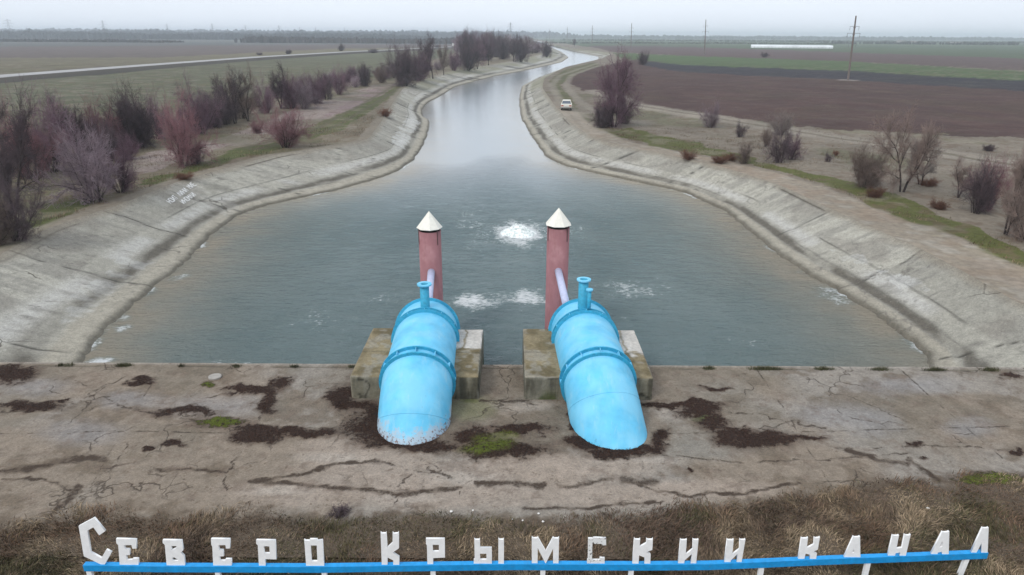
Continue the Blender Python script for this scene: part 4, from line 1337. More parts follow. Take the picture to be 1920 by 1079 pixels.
# ------------------------------------------------------------------ bare shrubs and trees
def segs_mesh(name, S, sides):
    """S rows: p0(3) p1(3) r0 r1"""
    S = np.asarray(S, float)
    p0, p1, r0, r1 = S[:, :3], S[:, 3:6], S[:, 6], S[:, 7]
    d = p1 - p0
    d /= np.maximum(np.linalg.norm(d, axis=1), 1e-9)[:, None]
    ref = np.where(np.abs(d[:, 2:3]) > 0.9, np.array([[1.0, 0, 0]]), np.array([[0, 0, 1.0]]))
    u = np.cross(d, ref); u /= np.linalg.norm(u, axis=1)[:, None]
    v = np.cross(d, u)
    V = []
    for k in range(sides):
        a = 2 * math.pi * k / sides
        w = u * math.cos(a) + v * math.sin(a)
        V.append(p0 + w * r0[:, None]); V.append(p1 + w * r1[:, None])
    V = np.stack(V, 1).reshape(-1, 3)
    n = len(S); i = np.arange(n) * 2 * sides
    q = []
    for k in range(sides):
        k2 = (k + 1) % sides
        q.append(np.stack([i + 2 * k, i + 2 * k2, i + 2 * k2 + 1, i + 2 * k + 1], -1))
    return np_mesh(name, V, np.concatenate(q))


def grow(seed, H, kind):
    r = random.Random(seed)
    thick = []; thin = []

    def rdir(d, ang):
        a = Vector((r.gauss(0, 1), r.gauss(0, 1), r.gauss(0, 1))).cross(d)
        if a.length < 1e-4: a = Vector((1, 0, 0))
        return (Matrix.Rotation(ang, 3, a.normalized()) @ d).normalized()

    def branch(p, d, ln, rad, lev, maxlev):
        nseg = 3 if lev < maxlev else 2
        q = p.copy(); dd = d.copy()
        for s in range(nseg):
            dd = (dd + Vector((r.gauss(0, .16), r.gauss(0, .16), r.gauss(0.03 if lev < 2 else 0.0, .13)))).normalized()
            e = q + dd * ln / nseg
            ra = rad * (1 - 0.75 * s / nseg * 0.7); rb = rad * (1 - 0.75 * (s + 1) / nseg * 0.7)
            (thick if lev <= maxlev - 2 else thin).append((*q, *e, ra, rb))
            if lev < maxlev:
                nb = {'tree': (2, 2, 3, 3, 3), 'shrub': (2, 3, 3, 3), 'dense': (2, 3, 4, 3)}[kind][min(lev, 3)]
                for _ in range(nb):
                    if s == 0 and lev == 0 and kind == 'tree': continue
                    cd = rdir(dd, r.uniform(0.4, 1.15))
                    cd = (cd + Vector((cd.x * 0.15, cd.y * 0.15, 0.12))).normalized()
                    branch(q + (e - q) * r.random(), cd, ln * r.uniform(0.42, 0.72), rb * 0.6, lev + 1, maxlev)
            q = e
        if lev < maxlev:
            branch(q, dd, ln * 0.6, rb * 0.6 if False else rad * 0.4, lev + 1, maxlev)

    if kind == 'tree':
        ns = r.choice((2, 3, 4))
        for k in range(ns):
            a = 2 * math.pi * k / ns + r.uniform(-.5, .5); t = r.uniform(0.10, 0.42)
            d = Vector((math.cos(a) * math.sin(t), math.sin(a) * math.sin(t), math.cos(t)))
            branch(Vector((0.1 * math.cos(a), 0.1 * math.sin(a), -0.15)), d, H * r.uniform(0.42, 0.55), 0.022 * H * r.uniform(0.7, 1.1), 0, 4)
    else:
        ns = 9 if kind == 'shrub' else 13
        for k in range(ns):
            a = 2 * math.pi * k / ns + r.uniform(-.4, .4); t = abs(r.gauss(0.5, 0.25)) if kind == 'shrub' else abs(r.gauss(0.5, 0.3))
            d = Vector((math.cos(a) * math.sin(t), math.sin(a) * math.sin(t), math.cos(t)))
            rr = r.uniform(0.02, 0.10) * H
            branch(Vector((rr * math.cos(a), rr * math.sin(a), -0.1)), d, H * r.uniform(0.40, 0.60), 0.011 * H * r.uniform(0.6, 1.2), 0, 3)
    return thick, thin


def bark(name, c1, c2):
    m = NT(name, 0.85, 0.15)
    oi = m.n('ShaderNodeObjectInfo')
    c = m.mix(m.rng(m.noise(1.4, 3), 0.35, 0.65, 0, 1), c1, c2)
    c = m.scale(c, m.rng(oi.outputs['Random'], 0, 1, 0.75, 1.25))
    m.base(c)
    return m.m


TW = {'purple': bark('purple_twigs', (0.12, 0.07, 0.09), (0.21, 0.135, 0.165)),
      'pink': bark('pink_red_twigs', (0.18, 0.08, 0.09), (0.26, 0.15, 0.16)),
      'lilac': bark('pale_lilac_twigs', (0.32, 0.25, 0.275), (0.22, 0.165, 0.19)),
      'dark': bark('dark_grey_twigs', (0.065, 0.05, 0.054), (0.13, 0.095, 0.105)),
      'brown': bark('brown_twigs', (0.15, 0.115, 0.10), (0.24, 0.18, 0.155)),
      'pale': bark('pale_grey_twigs', (0.26, 0.225, 0.20), (0.19, 0.155, 0.145)),
      'rust': bark('rust_red_stems', (0.12, 0.055, 0.04), (0.19, 0.10, 0.065))}
TRUNK = bark('dark_bark', (0.035, 0.028, 0.026), (0.065, 0.052, 0.048))
PROTO = {}
for key, kinds, seeds, H in (('tree', 'tree', (1, 2, 3), 6.0), ('shrub', 'shrub', (4, 5, 6), 4.0), ('dense', 'dense', (7, 8), 4.0)):
    PROTO[key] = []
    for s in seeds:
        th, tn = grow(s, H, kinds)
        zt = np.array([q[5] for q in tn]); xt = np.array([math.hypot(q[3], q[4]) for q in tn])
        hh = np.percentile(zt, 99); rr = np.percentile(xt, 93)
        print(key, s, len(th), len(tn), 'h', round(hh, 2), 'r', round(rr, 2))
        S = np.array(tn); 
        mr = {'tree': 0.0075, 'shrub': 0.0075, 'dense': 0.0075}[key]
        S[:, 6:8] = np.clip(S[:, 6:8], mr * 0.7, 0.05)
        PROTO[key].append((segs_mesh('trunk', th, 5), segs_mesh('crown', S, 3), hh, rr))

PLANTS = []


def plant(px_, py_, hpx, wpx, key, tw, label, group, name=None, z=None):
    p = at(px_, py_, Z_CREST - 0.05)
    dpt = float(proj(p)[2])
    k = rnd.randrange(len(PROTO[key]))
    tm, cm, hh, rr = PROTO[key][k]
    h = hpx * 0.98 * dpt / F
    sz = h / hh
    w = 0.9 * wpx * dpt / F / 2 / rr
    sxy = min(max(w, 0.5 * sz), 1.7 * sz)
    name = name or ('bare_tree' if key == 'tree' else 'bare_shrub')
    root = empty(name, p, label, 'tree' if key == 'tree' else 'shrub', group, rnd.uniform(0, 6.28))
    root.scale = (sxy, sxy, sz)
    for nm, me, mt in (('trunk', tm, TRUNK), ('crown', cm, TW[tw])):
        o = bpy.data.objects.new(nm, me)
        COL.objects.link(o); o.parent = root
        if not me.materials: me.materials.append(None)
        o.material_slots[0].link = 'OBJECT'; o.material_slots[0].material = mt
    return root


GL = 'bare shrubs and trees on the left bank'; GR = 'bare shrubs and trees on the right bank'; GF = 'far riverside trees on the left bank'
for a in [
    (34, 452, 135, 70, 'shrub', 'dark', 'thin dark upright shrub lowest at the left picture edge'),
    (-4, 462, 90, 40, 'shrub', 'brown', 'brown shrub cut off by the left picture edge'),
    (28, 395, 225, 60, 'tree', 'dark', 'tall leaning sapling rising above the thicket at far left'),
    (12, 362, 125, 95, 'shrub', 'dark', 'dark thicket shrub at the far left behind the leaning sapling'),
    (182, 378, 140, 135, 'shrub', 'lilac', 'large pale lilac shrub nearest the left bank, widest of the near ones'),
    (228, 362, 95, 85, 'shrub', 'purple', 'low spreading shrub touching the right side of the large lilac shrub'),
    (102, 325, 145, 100, 'shrub', 'purple', 'dense purple shrub behind the large lilac shrub'),
    (62, 335, 125, 90, 'shrub', 'pink', 'reddish dense shrub second from the left edge in the thicket'),
    (148, 302, 118, 90, 'tree', 'dark', 'dark shrub deep in the thicket above the large lilac shrub'),
    (185, 292, 100, 90, 'shrub', 'pink', 'reddish shrub between the thicket and the dark round shrub'),
    (258, 280, 108, 95, 'dense', 'dark', 'dark round dense shrub at the right end of the near thicket'),
    (295, 262, 85, 60, 'shrub', 'purple', 'small purple shrub just behind the dark round shrub'),
    (345, 312, 125, 95, 'shrub', 'pink', 'vivid pink red shrub standing alone beside the painted slab'),
    (368, 308, 45, 40, 'shrub', 'dark', 'small dark shrub at the foot of the pink red shrub'),
    (378, 252, 95, 85, 'shrub', 'purple', 'purple shrub behind the pink red shrub'),
    (398, 240, 70, 60, 'dense', 'dark', 'dark low shrub between two purple shrubs behind the path'),
    (442, 233, 98, 60, 'tree', 'dark', 'dark tall multi-stem tree at the middle of the left row'),
    (466, 228, 95, 40, 'tree', 'brown', 'slender taller tree right beside the dark multi-stem tree'),
    (425, 235, 60, 60, 'shrub', 'dark', 'low grey shrub left of the dark multi-stem tree'),
    (537, 278, 75, 95, 'shrub', 'pink', 'low fan shaped pinkish shrub alone in front of the row'),
    (482, 250, 22, 24, 'dense', 'pink', 'tiny red shrub left of the fan shaped shrub'),
    (502, 214, 62, 45, 'shrub', 'purple', 'purple shrub with a dark foot right of the slender tree'),
    (528, 205, 80, 50, 'tree', 'dark', 'tall thin dark tree in the left row behind the fan shaped shrub'),
    (548, 205, 55, 45, 'dense', 'purple', 'dense purple shrub in the far half of the left row'),
    (570, 206, 62, 50, 'shrub', 'lilac', 'lilac shrub in the far half of the left row'),
    (592, 196, 55, 42, 'dense', 'purple', 'broad purple shrub right of the lilac one in the row'),
    (612, 188, 50, 30, 'shrub', 'dark', 'narrow dark shrub near the end of the left row'),
    (635, 178, 50, 34, 'shrub', 'purple', 'last purple shrub of the left row before the gap'),
    (684, 163, 38, 22, 'dense', 'dark', 'small dark pointed shrub in the gap before the big trees'),
    (714, 157, 34, 32, 'shrub', 'brown', 'small brown round shrub left of the big dark tree clump'),
    (668, 165, 22, 26, 'shrub', 'lilac', 'tiny pale shrub left of the dark pointed shrub'),
    (760, 162, 72, 36, 'dense', 'dark', 'big dark bushy tree where the lined bank begins to bend'),
    (786, 152, 56, 34, 'dense', 'purple', 'purple bushy tree between the two big dark trees'),
    (812, 146, 76, 36, 'tree', 'dark', 'tallest forked dark tree over the bend of the left bank'),
    (832, 140, 56, 34, 'tree', 'brown', 'brown tree just right of the tallest forked tree'),
    (850, 133, 38, 26, 'shrub', 'purple', 'purple shrub low between the forked tree and the far wood'),
]:
    plant(*a, GL)
for a in [
    (878, 131, 50, 30, 'dense', 'dark', 'dark tree leading the far grove on the left bank'),
    (895, 128, 44, 26, 'tree', 'purple', 'purple tree second in the far grove'),
    (916, 123, 44, 26, 'tree', 'dark', 'forked dark tree in the middle of the far grove'),
    (906, 114, 48, 40, 'dense', 'purple', 'wide hazy purple tree high behind the far grove'),
    (880, 112, 50, 40, 'dense', 'dark', 'wide hazy grey tree crown at the left of the far grove'),
    (930, 108, 44, 36, 'dense', 'dark', 'round hazy crown above the middle of the far grove'),
    (944, 112, 44, 26, 'dense', 'dark', 'narrow dark tree left of the pair by the water'),
    (963, 115, 46, 24, 'tree', 'dark', 'left tree of the dark pair beside the far water'),
    (977, 115, 44, 24, 'dense', 'dark', 'right tree of the dark pair beside the far water'),
    (1025, 107, 28, 20, 'dense', 'dark', 'small dark tree on the point where the canal turns'),
    (1005, 100, 20, 26, 'dense', 'purple', 'low purple tree just left of the tree on the point'),
    (992, 99, 20, 18, 'shrub', 'purple', 'small far shrub between the pair and the point'),
]:
    plant(*a, GF)
for k in range(26):
    x = rnd.uniform(855, 1000); y = rnd.uniform(93, 104)
    plant(x, y, rnd.uniform(20, 34) * (1.15 - abs(x - 900) / 260), rnd.uniform(24, 38), rnd.choice(('dense', 'tree')), rnd.choice(('lilac', 'purple', 'pale')),  # paler twigs put part of the distance haze into the colour
          'hazy bare tree of the mass at the back of the far grove', 'hazy trees at the back of the far grove')
for k in range(34):
    t = rnd.random(); x = 600 + 260 * t; y = 168 - 38 * t - rnd.uniform(0, 12)
    plant(x, y, rnd.uniform(12, 26), rnd.uniform(18, 34), 'shrub', rnd.choice(('dark', 'purple', 'brown', 'lilac')),
          'low brushwood shrub on the flat behind the left bank trees', 'low brushwood behind the left bank')
for k in range(8):
    x = rnd.uniform(-30, 300); y = rnd.uniform(262, 300) + (300 - x) * 0.14
    plant(x, y, rnd.uniform(45, 85), rnd.uniform(50, 90), rnd.choice(('shrub', 'dense', 'tree')), rnd.choice(('dark', 'purple', 'purple', 'pink')),
          'bare shrub of the dense dark thicket behind the near left bank', 'thicket behind the near left bank')
for k in range(11):
    x = rnd.uniform(300, 640); y = 262 - (x - 300) * 0.25 + rnd.uniform(-12, 4)
    plant(x, y, rnd.uniform(30, 58), rnd.uniform(34, 50), rnd.choice(('shrub', 'tree')), rnd.choice(('dark', 'purple', 'purple', 'brown')),
          'bare shrub filling the back of the left row', 'shrubs at the back of the left row')
for a in [
    (1140, 238, 134, 112, 'tree', 'purple', 'large spreading bare tree near the parked car'),
    (1150, 239, 100, 84, 'shrub', 'purple', 'purple shrub inside the large spreading tree near the parked car'),
    (1128, 240, 48, 42, 'dense', 'dark', 'dark dense shrub at the left foot of the large tree'),
    (1168, 234, 46, 40, 'shrub', 'dark', 'dark shrub at the right foot of the large tree'),
    (1332, 242, 50, 40, 'shrub', 'lilac', 'small pale shrub standing alone by the dirt track'),
    (1387, 258, 30, 12, 'shrub', 'dark', 'tiny upright sapling below the dirt track'),
    (1435, 275, 36, 18, 'shrub', 'brown', 'thin shrub left of the round double shrub'),
    (1462, 306, 66, 55, 'shrub', 'dark', 'dark vase shaped shrub with upright stems at the bank shoulder'),
    (1482, 300, 50, 40, 'shrub', 'purple', 'purple shrub leaning right beside the vase shaped shrub'),
    (1396, 308, 42, 34, 'shrub', 'brown', 'low brown shrub left of the vase shaped shrub'),
    (1465, 255, 42, 50, 'shrub', 'pale', 'pale faint shrub at the field edge behind the vase shaped shrub'),
    (1552, 305, 20, 12, 'shrub', 'dark', 'tiny dark twiggy shrub alone on the pale ground'),
    (1567, 292, 10, 12, 'dense', 'rust', 'tiny reddish tuft behind the twiggy shrub'),
    (1622, 354, 78, 72, 'dense', 'brown', 'rounded brown shrub left of the many stemmed tree'),
    (1690, 364, 150, 130, 'tree', 'brown', 'many stemmed bare tree on the right bank, widest there'),
    (1725, 350, 90, 70, 'tree', 'pale', 'pale branched tree touching the many stemmed tree'),
    (1795, 374, 75, 60, 'tree', 'brown', 'small crooked tree right of the many stemmed tree'),
    (1828, 402, 100, 50, 'shrub', 'dark', 'dark upright shrub near the right picture edge'),
    (1850, 395, 100, 50, 'shrub', 'pink', 'reddish shrub just right of the dark upright one'),
    (1884, 444, 190, 110, 'tree', 'brown', 'tall sparse tree nearest the right picture edge'),
    (1925, 455, 130, 90, 'shrub', 'brown', 'shrub cut off by the right picture edge'),
    (1720, 285, 26, 22, 'dense', 'brown', 'small shrub by the dirt track above the many stemmed tree'),
    (1852, 285, 14, 26, 'dense', 'dark', 'low dark green bush on the flat at right'),
    (1206, 122, 24, 14, 'dense', 'dark', 'lone dark shrub at the far corner of the ploughed field'),
    (1077, 88, 15, 12, 'tree', 'dark', 'lone tree beyond the far bend of the canal'),
    (1434, 108, 9, 16, 'dense', 'dark', 'low dark bush on the green strip right of the far pole'),
]:
    plant(*a, GR)
for a in [(345, 338, 14, 36, 'dense', 'rust', 'low rust red tuft of stems at the corner of the painted slab'),
          (722, 219, 15, 30, 'dense', 'rust', 'low rust red bush on the crest near the narrow part of the left bank')]:
    plant(*a, 'rust red tufts on the left crest')
for a in [(1290, 300), (1350, 307), (1370, 302), (1640, 372), (1740, 352), (1760, 395)]:
    plant(a[0], a[1], rnd.uniform(12, 22), rnd.uniform(24, 44), 'dense', 'rust', 'low reddish brown tuft of dead stems on the right bank verge', 'reddish tufts on the right bank verge')
for a in [(541, 102, 8, 14), (487, 104, 5, 12), (640, 96, 12, 14), (820, 92, 8, 10), (700, 100, 8, 20)]:
    plant(*a, 'dense', 'dark', 'dark bush growing beside the distant road', 'bushes beside the distant road')

# dry grass on the flats behind both crests
for side, cnt in ((-1, 70000), (1, 80000)):
    yy = 26 + 75 * rng.random(cnt) ** 1.5
    cc = np.interp(yy, Y, cL if side < 0 else cR)
    off = (1.2 if side < 0 else 3.4) + rng.random(cnt) ** 1.3 * 34
    xx = cc + side * off
    clump = fbm(xx * 0.35, yy * 0.35, 411, 4, .6)
    keep = (clump > 0.46 + 0.1 * rng.random(cnt)) & (np.abs(xx) < yy * 0.86)
    xx, yy, clump = xx[keep], yy[keep], clump[keep]
    n = len(xx)
    P = np.stack([xx, yy, np.full(n, Z_CREST - 0.12)], -1)
    colr = dry_palette(xx * 0.5, yy * 0.5, n, 431) * 1.0
    gmask = sst(0.5, 0.6, fbm(xx * 0.15, yy * 0.15, 40, 3))[:, None]
    colr = colr * (1 - 0.3 * gmask)
    blades('verge_grass', P, rng.uniform(0.15, 0.42, n), rng.uniform(0.012, 0.03, n), rng.uniform(0.2, 0.9, n), colr,
           ('dry brown grass on the flat behind the left crest' if side < 0 else 'dry brown grass on the flat behind the right crest'))

# ------------------------------------------------------------------ distant road with its bank
rp = [(-260, 168), (0, 143), (160, 131), (320, 119), (480, 107.5), (640, 98), (760, 92.5), (850, 88)]
rw = [at(x, y, Z_CREST + 0.9)[:2] for x, y in rp]
rw = np.array(sorted(rw, key=lambda p: p[1]))
yy = np.linspace(rw[0, 1], rw[-1, 1], 160)
xx = np.interp(yy, rw[:, 1], rw[:, 0])
tx = np.gradient(xx); ty = np.gradient(yy); ln = np.hypot(tx, ty); nx, ny = -ty / ln, tx / ln
prof = [(-9, Z_CREST - 0.3), (-4.8, Z_CREST + 0.9), (-2.8, Z_CREST + 0.92), (2.8, Z_CREST + 0.92), (4.8, Z_CREST + 0.9), (9, Z_CREST - 0.3)]
V = np.stack([np.stack([xx + nx * o_, yy + ny * o_, np.full(len(xx), z_)], -1) for o_, z_ in prof], 1).reshape(-1, 3)
pc = np.array([(0.05, 0.045, 0.04), (0.06, 0.052, 0.04), (0.33, 0.325, 0.32), (0.33, 0.325, 0.32), (0.12, 0.10, 0.07), (0.06, 0.05, 0.04)])
me = np_mesh('road', V, grid_quads(len(xx), 6, flip=True), col=np.tile(pc, (len(xx), 1)))
tag(link_mesh('road', me, M['road']), kind='structure')
M['white'] = paint('white_vehicle_paint', (0.75, 0.75, 0.72), 0.03, 0.35)
M['car'] = paint('pale_beige_car_paint', (0.62, 0.60, 0.52), 0.04, 0.35)
M['glass'] = paint('dark_car_glass', (0.10, 0.12, 0.15), 0.05, 0.08, None, 3, spec=0.6)
M['tyre'] = paint('black_tyre_rubber', (0.02, 0.02, 0.02), 0.1, 0.9)
M['tail'] = paint('red_tail_lamp', (0.35, 0.03, 0.02), 0.05, 0.3)
M['plate'] = paint('number_plate', (0.6, 0.6, 0.6), 0.02, 0.5)
M['chrome'] = paint('grey_bumper', (0.25, 0.25, 0.24), 0.05, 0.4)


# ------------------------------------------------------------------ parked car seen from behind
def make_car(loc, rz):
    root = empty('parked_car', loc, 'pale beige saloon car parked on the right crest, seen from behind', 'car', None, rz)
    # body: side profile along +y (front), extruded across x
    prof = [(-2.1, .35), (-2.15, .62), (-2.1, .92), (-1.35, .98), (1.0, .93), (2.0, .80), (2.12, .55), (2.05, .33)]
    bm = bmesh.new()
    secs = []
    for sx, k in ((-0.82, 0.93), (-0.80, 1.0), (-0.5, 1.01), (0.5, 1.01), (0.80, 1.0), (0.82, 0.93)):
        secs.append([bm.verts.new((sx, y * (1 if abs(sx) < .8 else .985), .35 + (z - .35) * k)) for y, z in prof])
    n = len(prof)
    for A, B in zip(secs[:-1], secs[1:]):
        for j in range(n): bm.faces.new((A[j], A[(j + 1) % n], B[(j + 1) % n], B[j]))
    bm.faces.new(secs[0]); bm.faces.new(secs[-1][::-1])
    bm_obj('body', bm, M['car'], root)

    def frustum(y0, y1, y2, y3, z0, z1, w0, w1, mat, nm):
        bm = bmesh.new()
        v = [bm.verts.new(p) for p in ((-w0, y0, z0), (w0, y0, z0), (w0, y3, z0), (-w0, y3, z0), (-w1, y1, z1), (w1, y1, z1), (w1, y2, z1), (-w1, y2, z1))]
        for f_ in ((0, 1, 2, 3), (4, 5, 6, 7), (0, 1, 5, 4), (1, 2, 6, 5), (2, 3, 7, 6), (3, 0, 4, 7)): bm.faces.new([v[q] for q in f_])
        bmesh.ops.bevel(bm, geom=list(bm.edges), offset=0.03, segments=2, affect='EDGES')
        return bm_obj(nm, bm, mat, root)
    frustum(-1.45, -1.0, 0.35, 0.95, 0.94, 1.40, 0.74, 0.58, M['glass'], 'window_band')
    frustum(-1.08, -1.0, 0.38, 0.45, 1.36, 1.45, 0.62, 0.60, M['car'], 'roof')
    for sx in (-1, 1):
        bm = bmesh.new()
        a = Vector((sx * 0.735, -1.44, 0.95)); b = Vector((sx * 0.60, -1.02, 1.40))
        add_tube(bm, [a, b], 0.04, 8); bm_obj('pillar', bm, M['car'], root)
        bm = bmesh.new(); add_box(bm, (sx * 0.60, -2.13, 0.74), (0.34, 0.05, 0.16), bevel=0.01); bm_obj('tail_light', bm, M['tail'], root)
        for wy in (-1.25, 1.3):
            bm = bmesh.new(); add_tube(bm, [(sx * 0.62, wy, .31), (sx * 0.80, wy, .31)], 0.31, 24)
            w_ = bm_obj('wheel', bm, M['tyre'], root)
            bm = bmesh.new(); add_tube(bm, [(sx * 0.79, wy, .31), (sx * 0.815, wy, .31)], 0.19, 16)
            bm_obj('rim', bm, M['chrome'], w_)
    bm = bmesh.new(); add_box(bm, (0, -2.18, 0.47), (1.62, 0.10, 0.14), bevel=0.02); bm_obj('bumper', bm, M['chrome'], root)
    bm = bmesh.new(); add_box(bm, (0, -2.165, 0.70), (0.52, 0.03, 0.12)); bm_obj('number_plate', bm, M['plate'], root)
    bm = bmesh.new(); add_box(bm, (0, -2.0, 0.33), (1.45, 0.2, 0.1)); bm_obj('underside', bm, M['tyre'], root)


make_car(at(1062, 205.5, Z_CREST - 0.03), math.radians(-5))


def make_van(loc, rz):
    root = empty('white_van', loc, 'small white van driving along the distant road', 'van', None, rz)
    bm = bmesh.new(); add_box(bm, (0, -0.4, 1.9), (2.3, 5.6, 2.7), bevel=0.12); bm_obj('cargo_box', bm, M['white'], root)
    bm = bmesh.new()
    add_prism(bm, [Vector((-1.0, 2.45, 0.5)), Vector((-1.0, 4.1, 0.5)), Vector((-1.0, 4.1, 1.3)), Vector((-1.0, 3.5, 2.2)), Vector((-1.0, 2.45, 2.2))], (2.0, 0, 0))
    bm_obj('cab', bm, M['white'], root)
    bm = bmesh.new()
    add_prism(bm, [Vector((-.9, 4.08, 1.35)), Vector((-.9, 3.53, 2.15)), Vector((-.9, 3.56, 2.18)), Vector((-.9, 4.11, 1.38))], (1.8, 0, 0))
    bm_obj('windscreen', bm, M['glass'], root)
    for sx in (-.95, .95):
        for wy in (-2.0, 3.2):
            bm = bmesh.new(); add_tube(bm, [(sx - .12, wy, .45), (sx + .12, wy, .45)], 0.45, 16); bm_obj('wheel', bm, M['tyre'], root)


q = rw[-1]
make_van((q[0] + 1.5, q[1] - 5, Z_CREST + 0.93), math.radians(20))

# ------------------------------------------------------------------ power line poles and pylons
M['polec'] = paint('old_pole_concrete', (0.16, 0.13, 0.115), 0.15, 0.85)
M['steel'] = paint('galvanised_steel', (0.20, 0.21, 0.22), 0.05, 0.6)


def make_pole(px0, py0, py1, arms, lean, label, thick=1.0):
    p = at(px0, py0, Z_CREST); d = float(proj(p)[2])
    h = at_y(px0, py1, p[1])[2] - Z_CREST
    root = empty('power_pole', p, label, 'pole', 'power poles crossing the fields')
    bm = bmesh.new(); s = h / 15.0 * thick
    lx = lean * h
    add_tube(bm, [(0, 0, -0.5), (lx * 0.5, 0, h * 0.5), (lx, 0, h)], [0.27 * s, 0.22 * s, 0.16 * s], 10)
    bm_obj('mast', bm, M['polec'], root)
    for f_, w in arms:
        z = h * f_; x0 = lx * f_
        bm = bmesh.new()
        add_box(bm, (x0, 0, z), (2 * w * s, 0.09 * s, 0.09 * s))
        add_box(bm, (x0, 0, z - 0.25 * s), (0.5 * s, 0.2 * s, 0.3 * s))
        o = bm_obj('cross_arm', bm, M['steel'], root)
        for sx in (-1, 1):
            bm = bmesh.new()
            add_tube(bm, [(x0 + sx * w * s * 0.95, 0, z), (x0 + sx * w * s * 0.95, 0, z - 0.9 * s)], 0.045 * s, 6)
            bm_obj('insulator', bm, M['steel'], o)


make_pole(1590, 151, 30, [(0.84, 1.15), (0.735, 1.6), (0.575, 0.95)], -0.045, 'nearest power pole, leaning, on a pale patch in the ploughed field')
make_pole(1321, 102, 37, [(0.82, 1.2), (0.66, 1.7), (0.5, 1.1)], -0.06, 'second nearest power pole, between the green field and the greenhouse', 0.9)
make_pole(1183, 90, 44, [(0.82, 1.2), (0.66, 1.7), (0.5, 1.1)], -0.03, 'third power pole, right of the canal bend', 1.0)
make_pole(1110, 83, 48, [(0.82, 1.2), (0.66, 1.7)], -0.02, 'fourth power pole, just right of the canal bend', 1.1)
make_pole(1063, 79, 50, [(0.82, 1.2), (0.66, 1.7)], 0, 'fifth power pole, above the far bend of the canal', 1.1)
make_pole(1030, 76, 54, [(0.82, 1.2)], 0, 'sixth power pole, faint beyond the far trees', 1.1)


def pylon_meshes():
    legs = []
    H = 38.0

    def w(z): return 3.2 * (1 - z / H) ** 1.2 + 0.45
    zs = [0, 7, 13, 18, 22, 26, 30, 34, 38]
    C = [(-1, -1), (1, -1), (1, 1), (-1, 1)]
    for a, b in zip(zs[:-1], zs[1:]):
        for k in range(4):
            c = C[k]; d = C[(k + 1) % 4]
            legs.append((c[0] * w(a), c[1] * w(a), a, c[0] * w(b), c[1] * w(b), b, .22, .2))
            legs.append((c[0] * w(a), c[1] * w(a), a, d[0] * w(b), d[1] * w(b), b, .12, .12))
            legs.append((d[0] * w(a), d[1] * w(a), a, c[0] * w(b), c[1] * w(b), b, .12, .12))
    arms = []
    for z, L_ in ((23, 6.5), (28.5, 9), (34, 6)):
        for s in (-1, 1):
            arms.append((s * w(z), -w(z), z, s * L_, 0, z + .3, .16, .12)); arms.append((s * w(z), w(z), z, s * L_, 0, z + .3, .16, .12))
            arms.append((s * w(z), 0, z + 2, s * L_, 0, z + .3, .14, .12)); arms.append((s * L_, 0, z + .3, s * L_, 0, z - 1.8, .14, .14))
    return segs_mesh('lattice_tower', legs, 4), segs_mesh('cross_arms', arms, 4)


PM = pylon_meshes()
for k, (x, y0, y1, lb) in enumerate([(75, 72, 42, 'leftmost lattice pylon on the horizon'), (241, 70, 42, 'second lattice pylon from the left on the horizon'), (353, 67, 46, 'third lattice pylon from the left on the horizon'),
                                     (432, 67, 45, 'fourth lattice pylon from the left on the horizon'), (490, 66, 47, 'fifth lattice pylon from the left on the horizon'), (549, 66, 47, 'sixth lattice pylon from the left on the horizon'),
                                     (585, 65, 50, 'seventh and faint lattice pylon on the left horizon'), (613, 65, 50, 'eighth lattice pylon, faintest on the left horizon'), (664, 66, 52, 'lattice pylon right of the faint ones, nearest the far trees'),
                                     (955, 80, 52, 'lattice pylon rising behind the far grove')]):
    dist = 38.0 * F / (y1 and (y0 - y1)) * 0.97
    Xw = (x - 960) / F * dist
    root = empty('lattice_pylon', (Xw, dist, Z_CREST), lb, 'pylon', 'lattice pylons along the horizon', 0.6)
    for nm, me in zip(('lattice_tower', 'cross_arms'), PM):
        o = bpy.data.objects.new(nm, me); COL.objects.link(o); o.parent = root
        if not me.materials: me.materials.append(M['steel'])

# ------------------------------------------------------------------ greenhouse, far farm buildings, far woods
p0 = at(1408, 90, Z_CREST); p1 = at(1561, 91.5, Z_CREST)
M['film'] = paint('white_greenhouse_film', (0.62, 0.65, 0.66), 0.15, 0.6, None, 0.12)
d = Vector(p1 - p0); Lg = d.length; rz = math.atan2(d.y, d.x)
gh = empty('greenhouse', p0, 'long low white plastic greenhouse in the far green field', 'greenhouse', None, rz)
dep = float(proj(p0)[2])
hgt = 5.2 * dep / F
bm = bmesh.new()
for t in range(5):
    rw_ = hgt * 1.4
    pts = [(0, t * rw_ * 2.05 + rw_ * math.cos(a), max(0, hgt * (0.45 + 0.55 * math.sin(a)))) for a in [math.pi * k / 10 for k in range(11)]]
    pts = [(0, t * rw_ * 2.05 + rw_, -0.3)] + pts + [(0, t * rw_ * 2.05 - rw_, -0.3)]
    add_prism(bm, [Vector(q) for q in pts], (Lg, 0, 0))
bm_obj('film_tunnels', bm, M['film'], gh)
bm = bmesh.new()
for k in range(24):
    add_box(bm, (Lg * k / 23, -hgt * 1.42, hgt * 0.2), (0.25, 0.2, hgt * 0.5))
bm_obj('end_posts', bm, M['steel'], gh)

M['wood_far'] = NT('far_wood', 0.9, 0.1); M['wood_far'].base(M['wood_far'].attr('tint')); M['wood_far'] = M['wood_far'].m


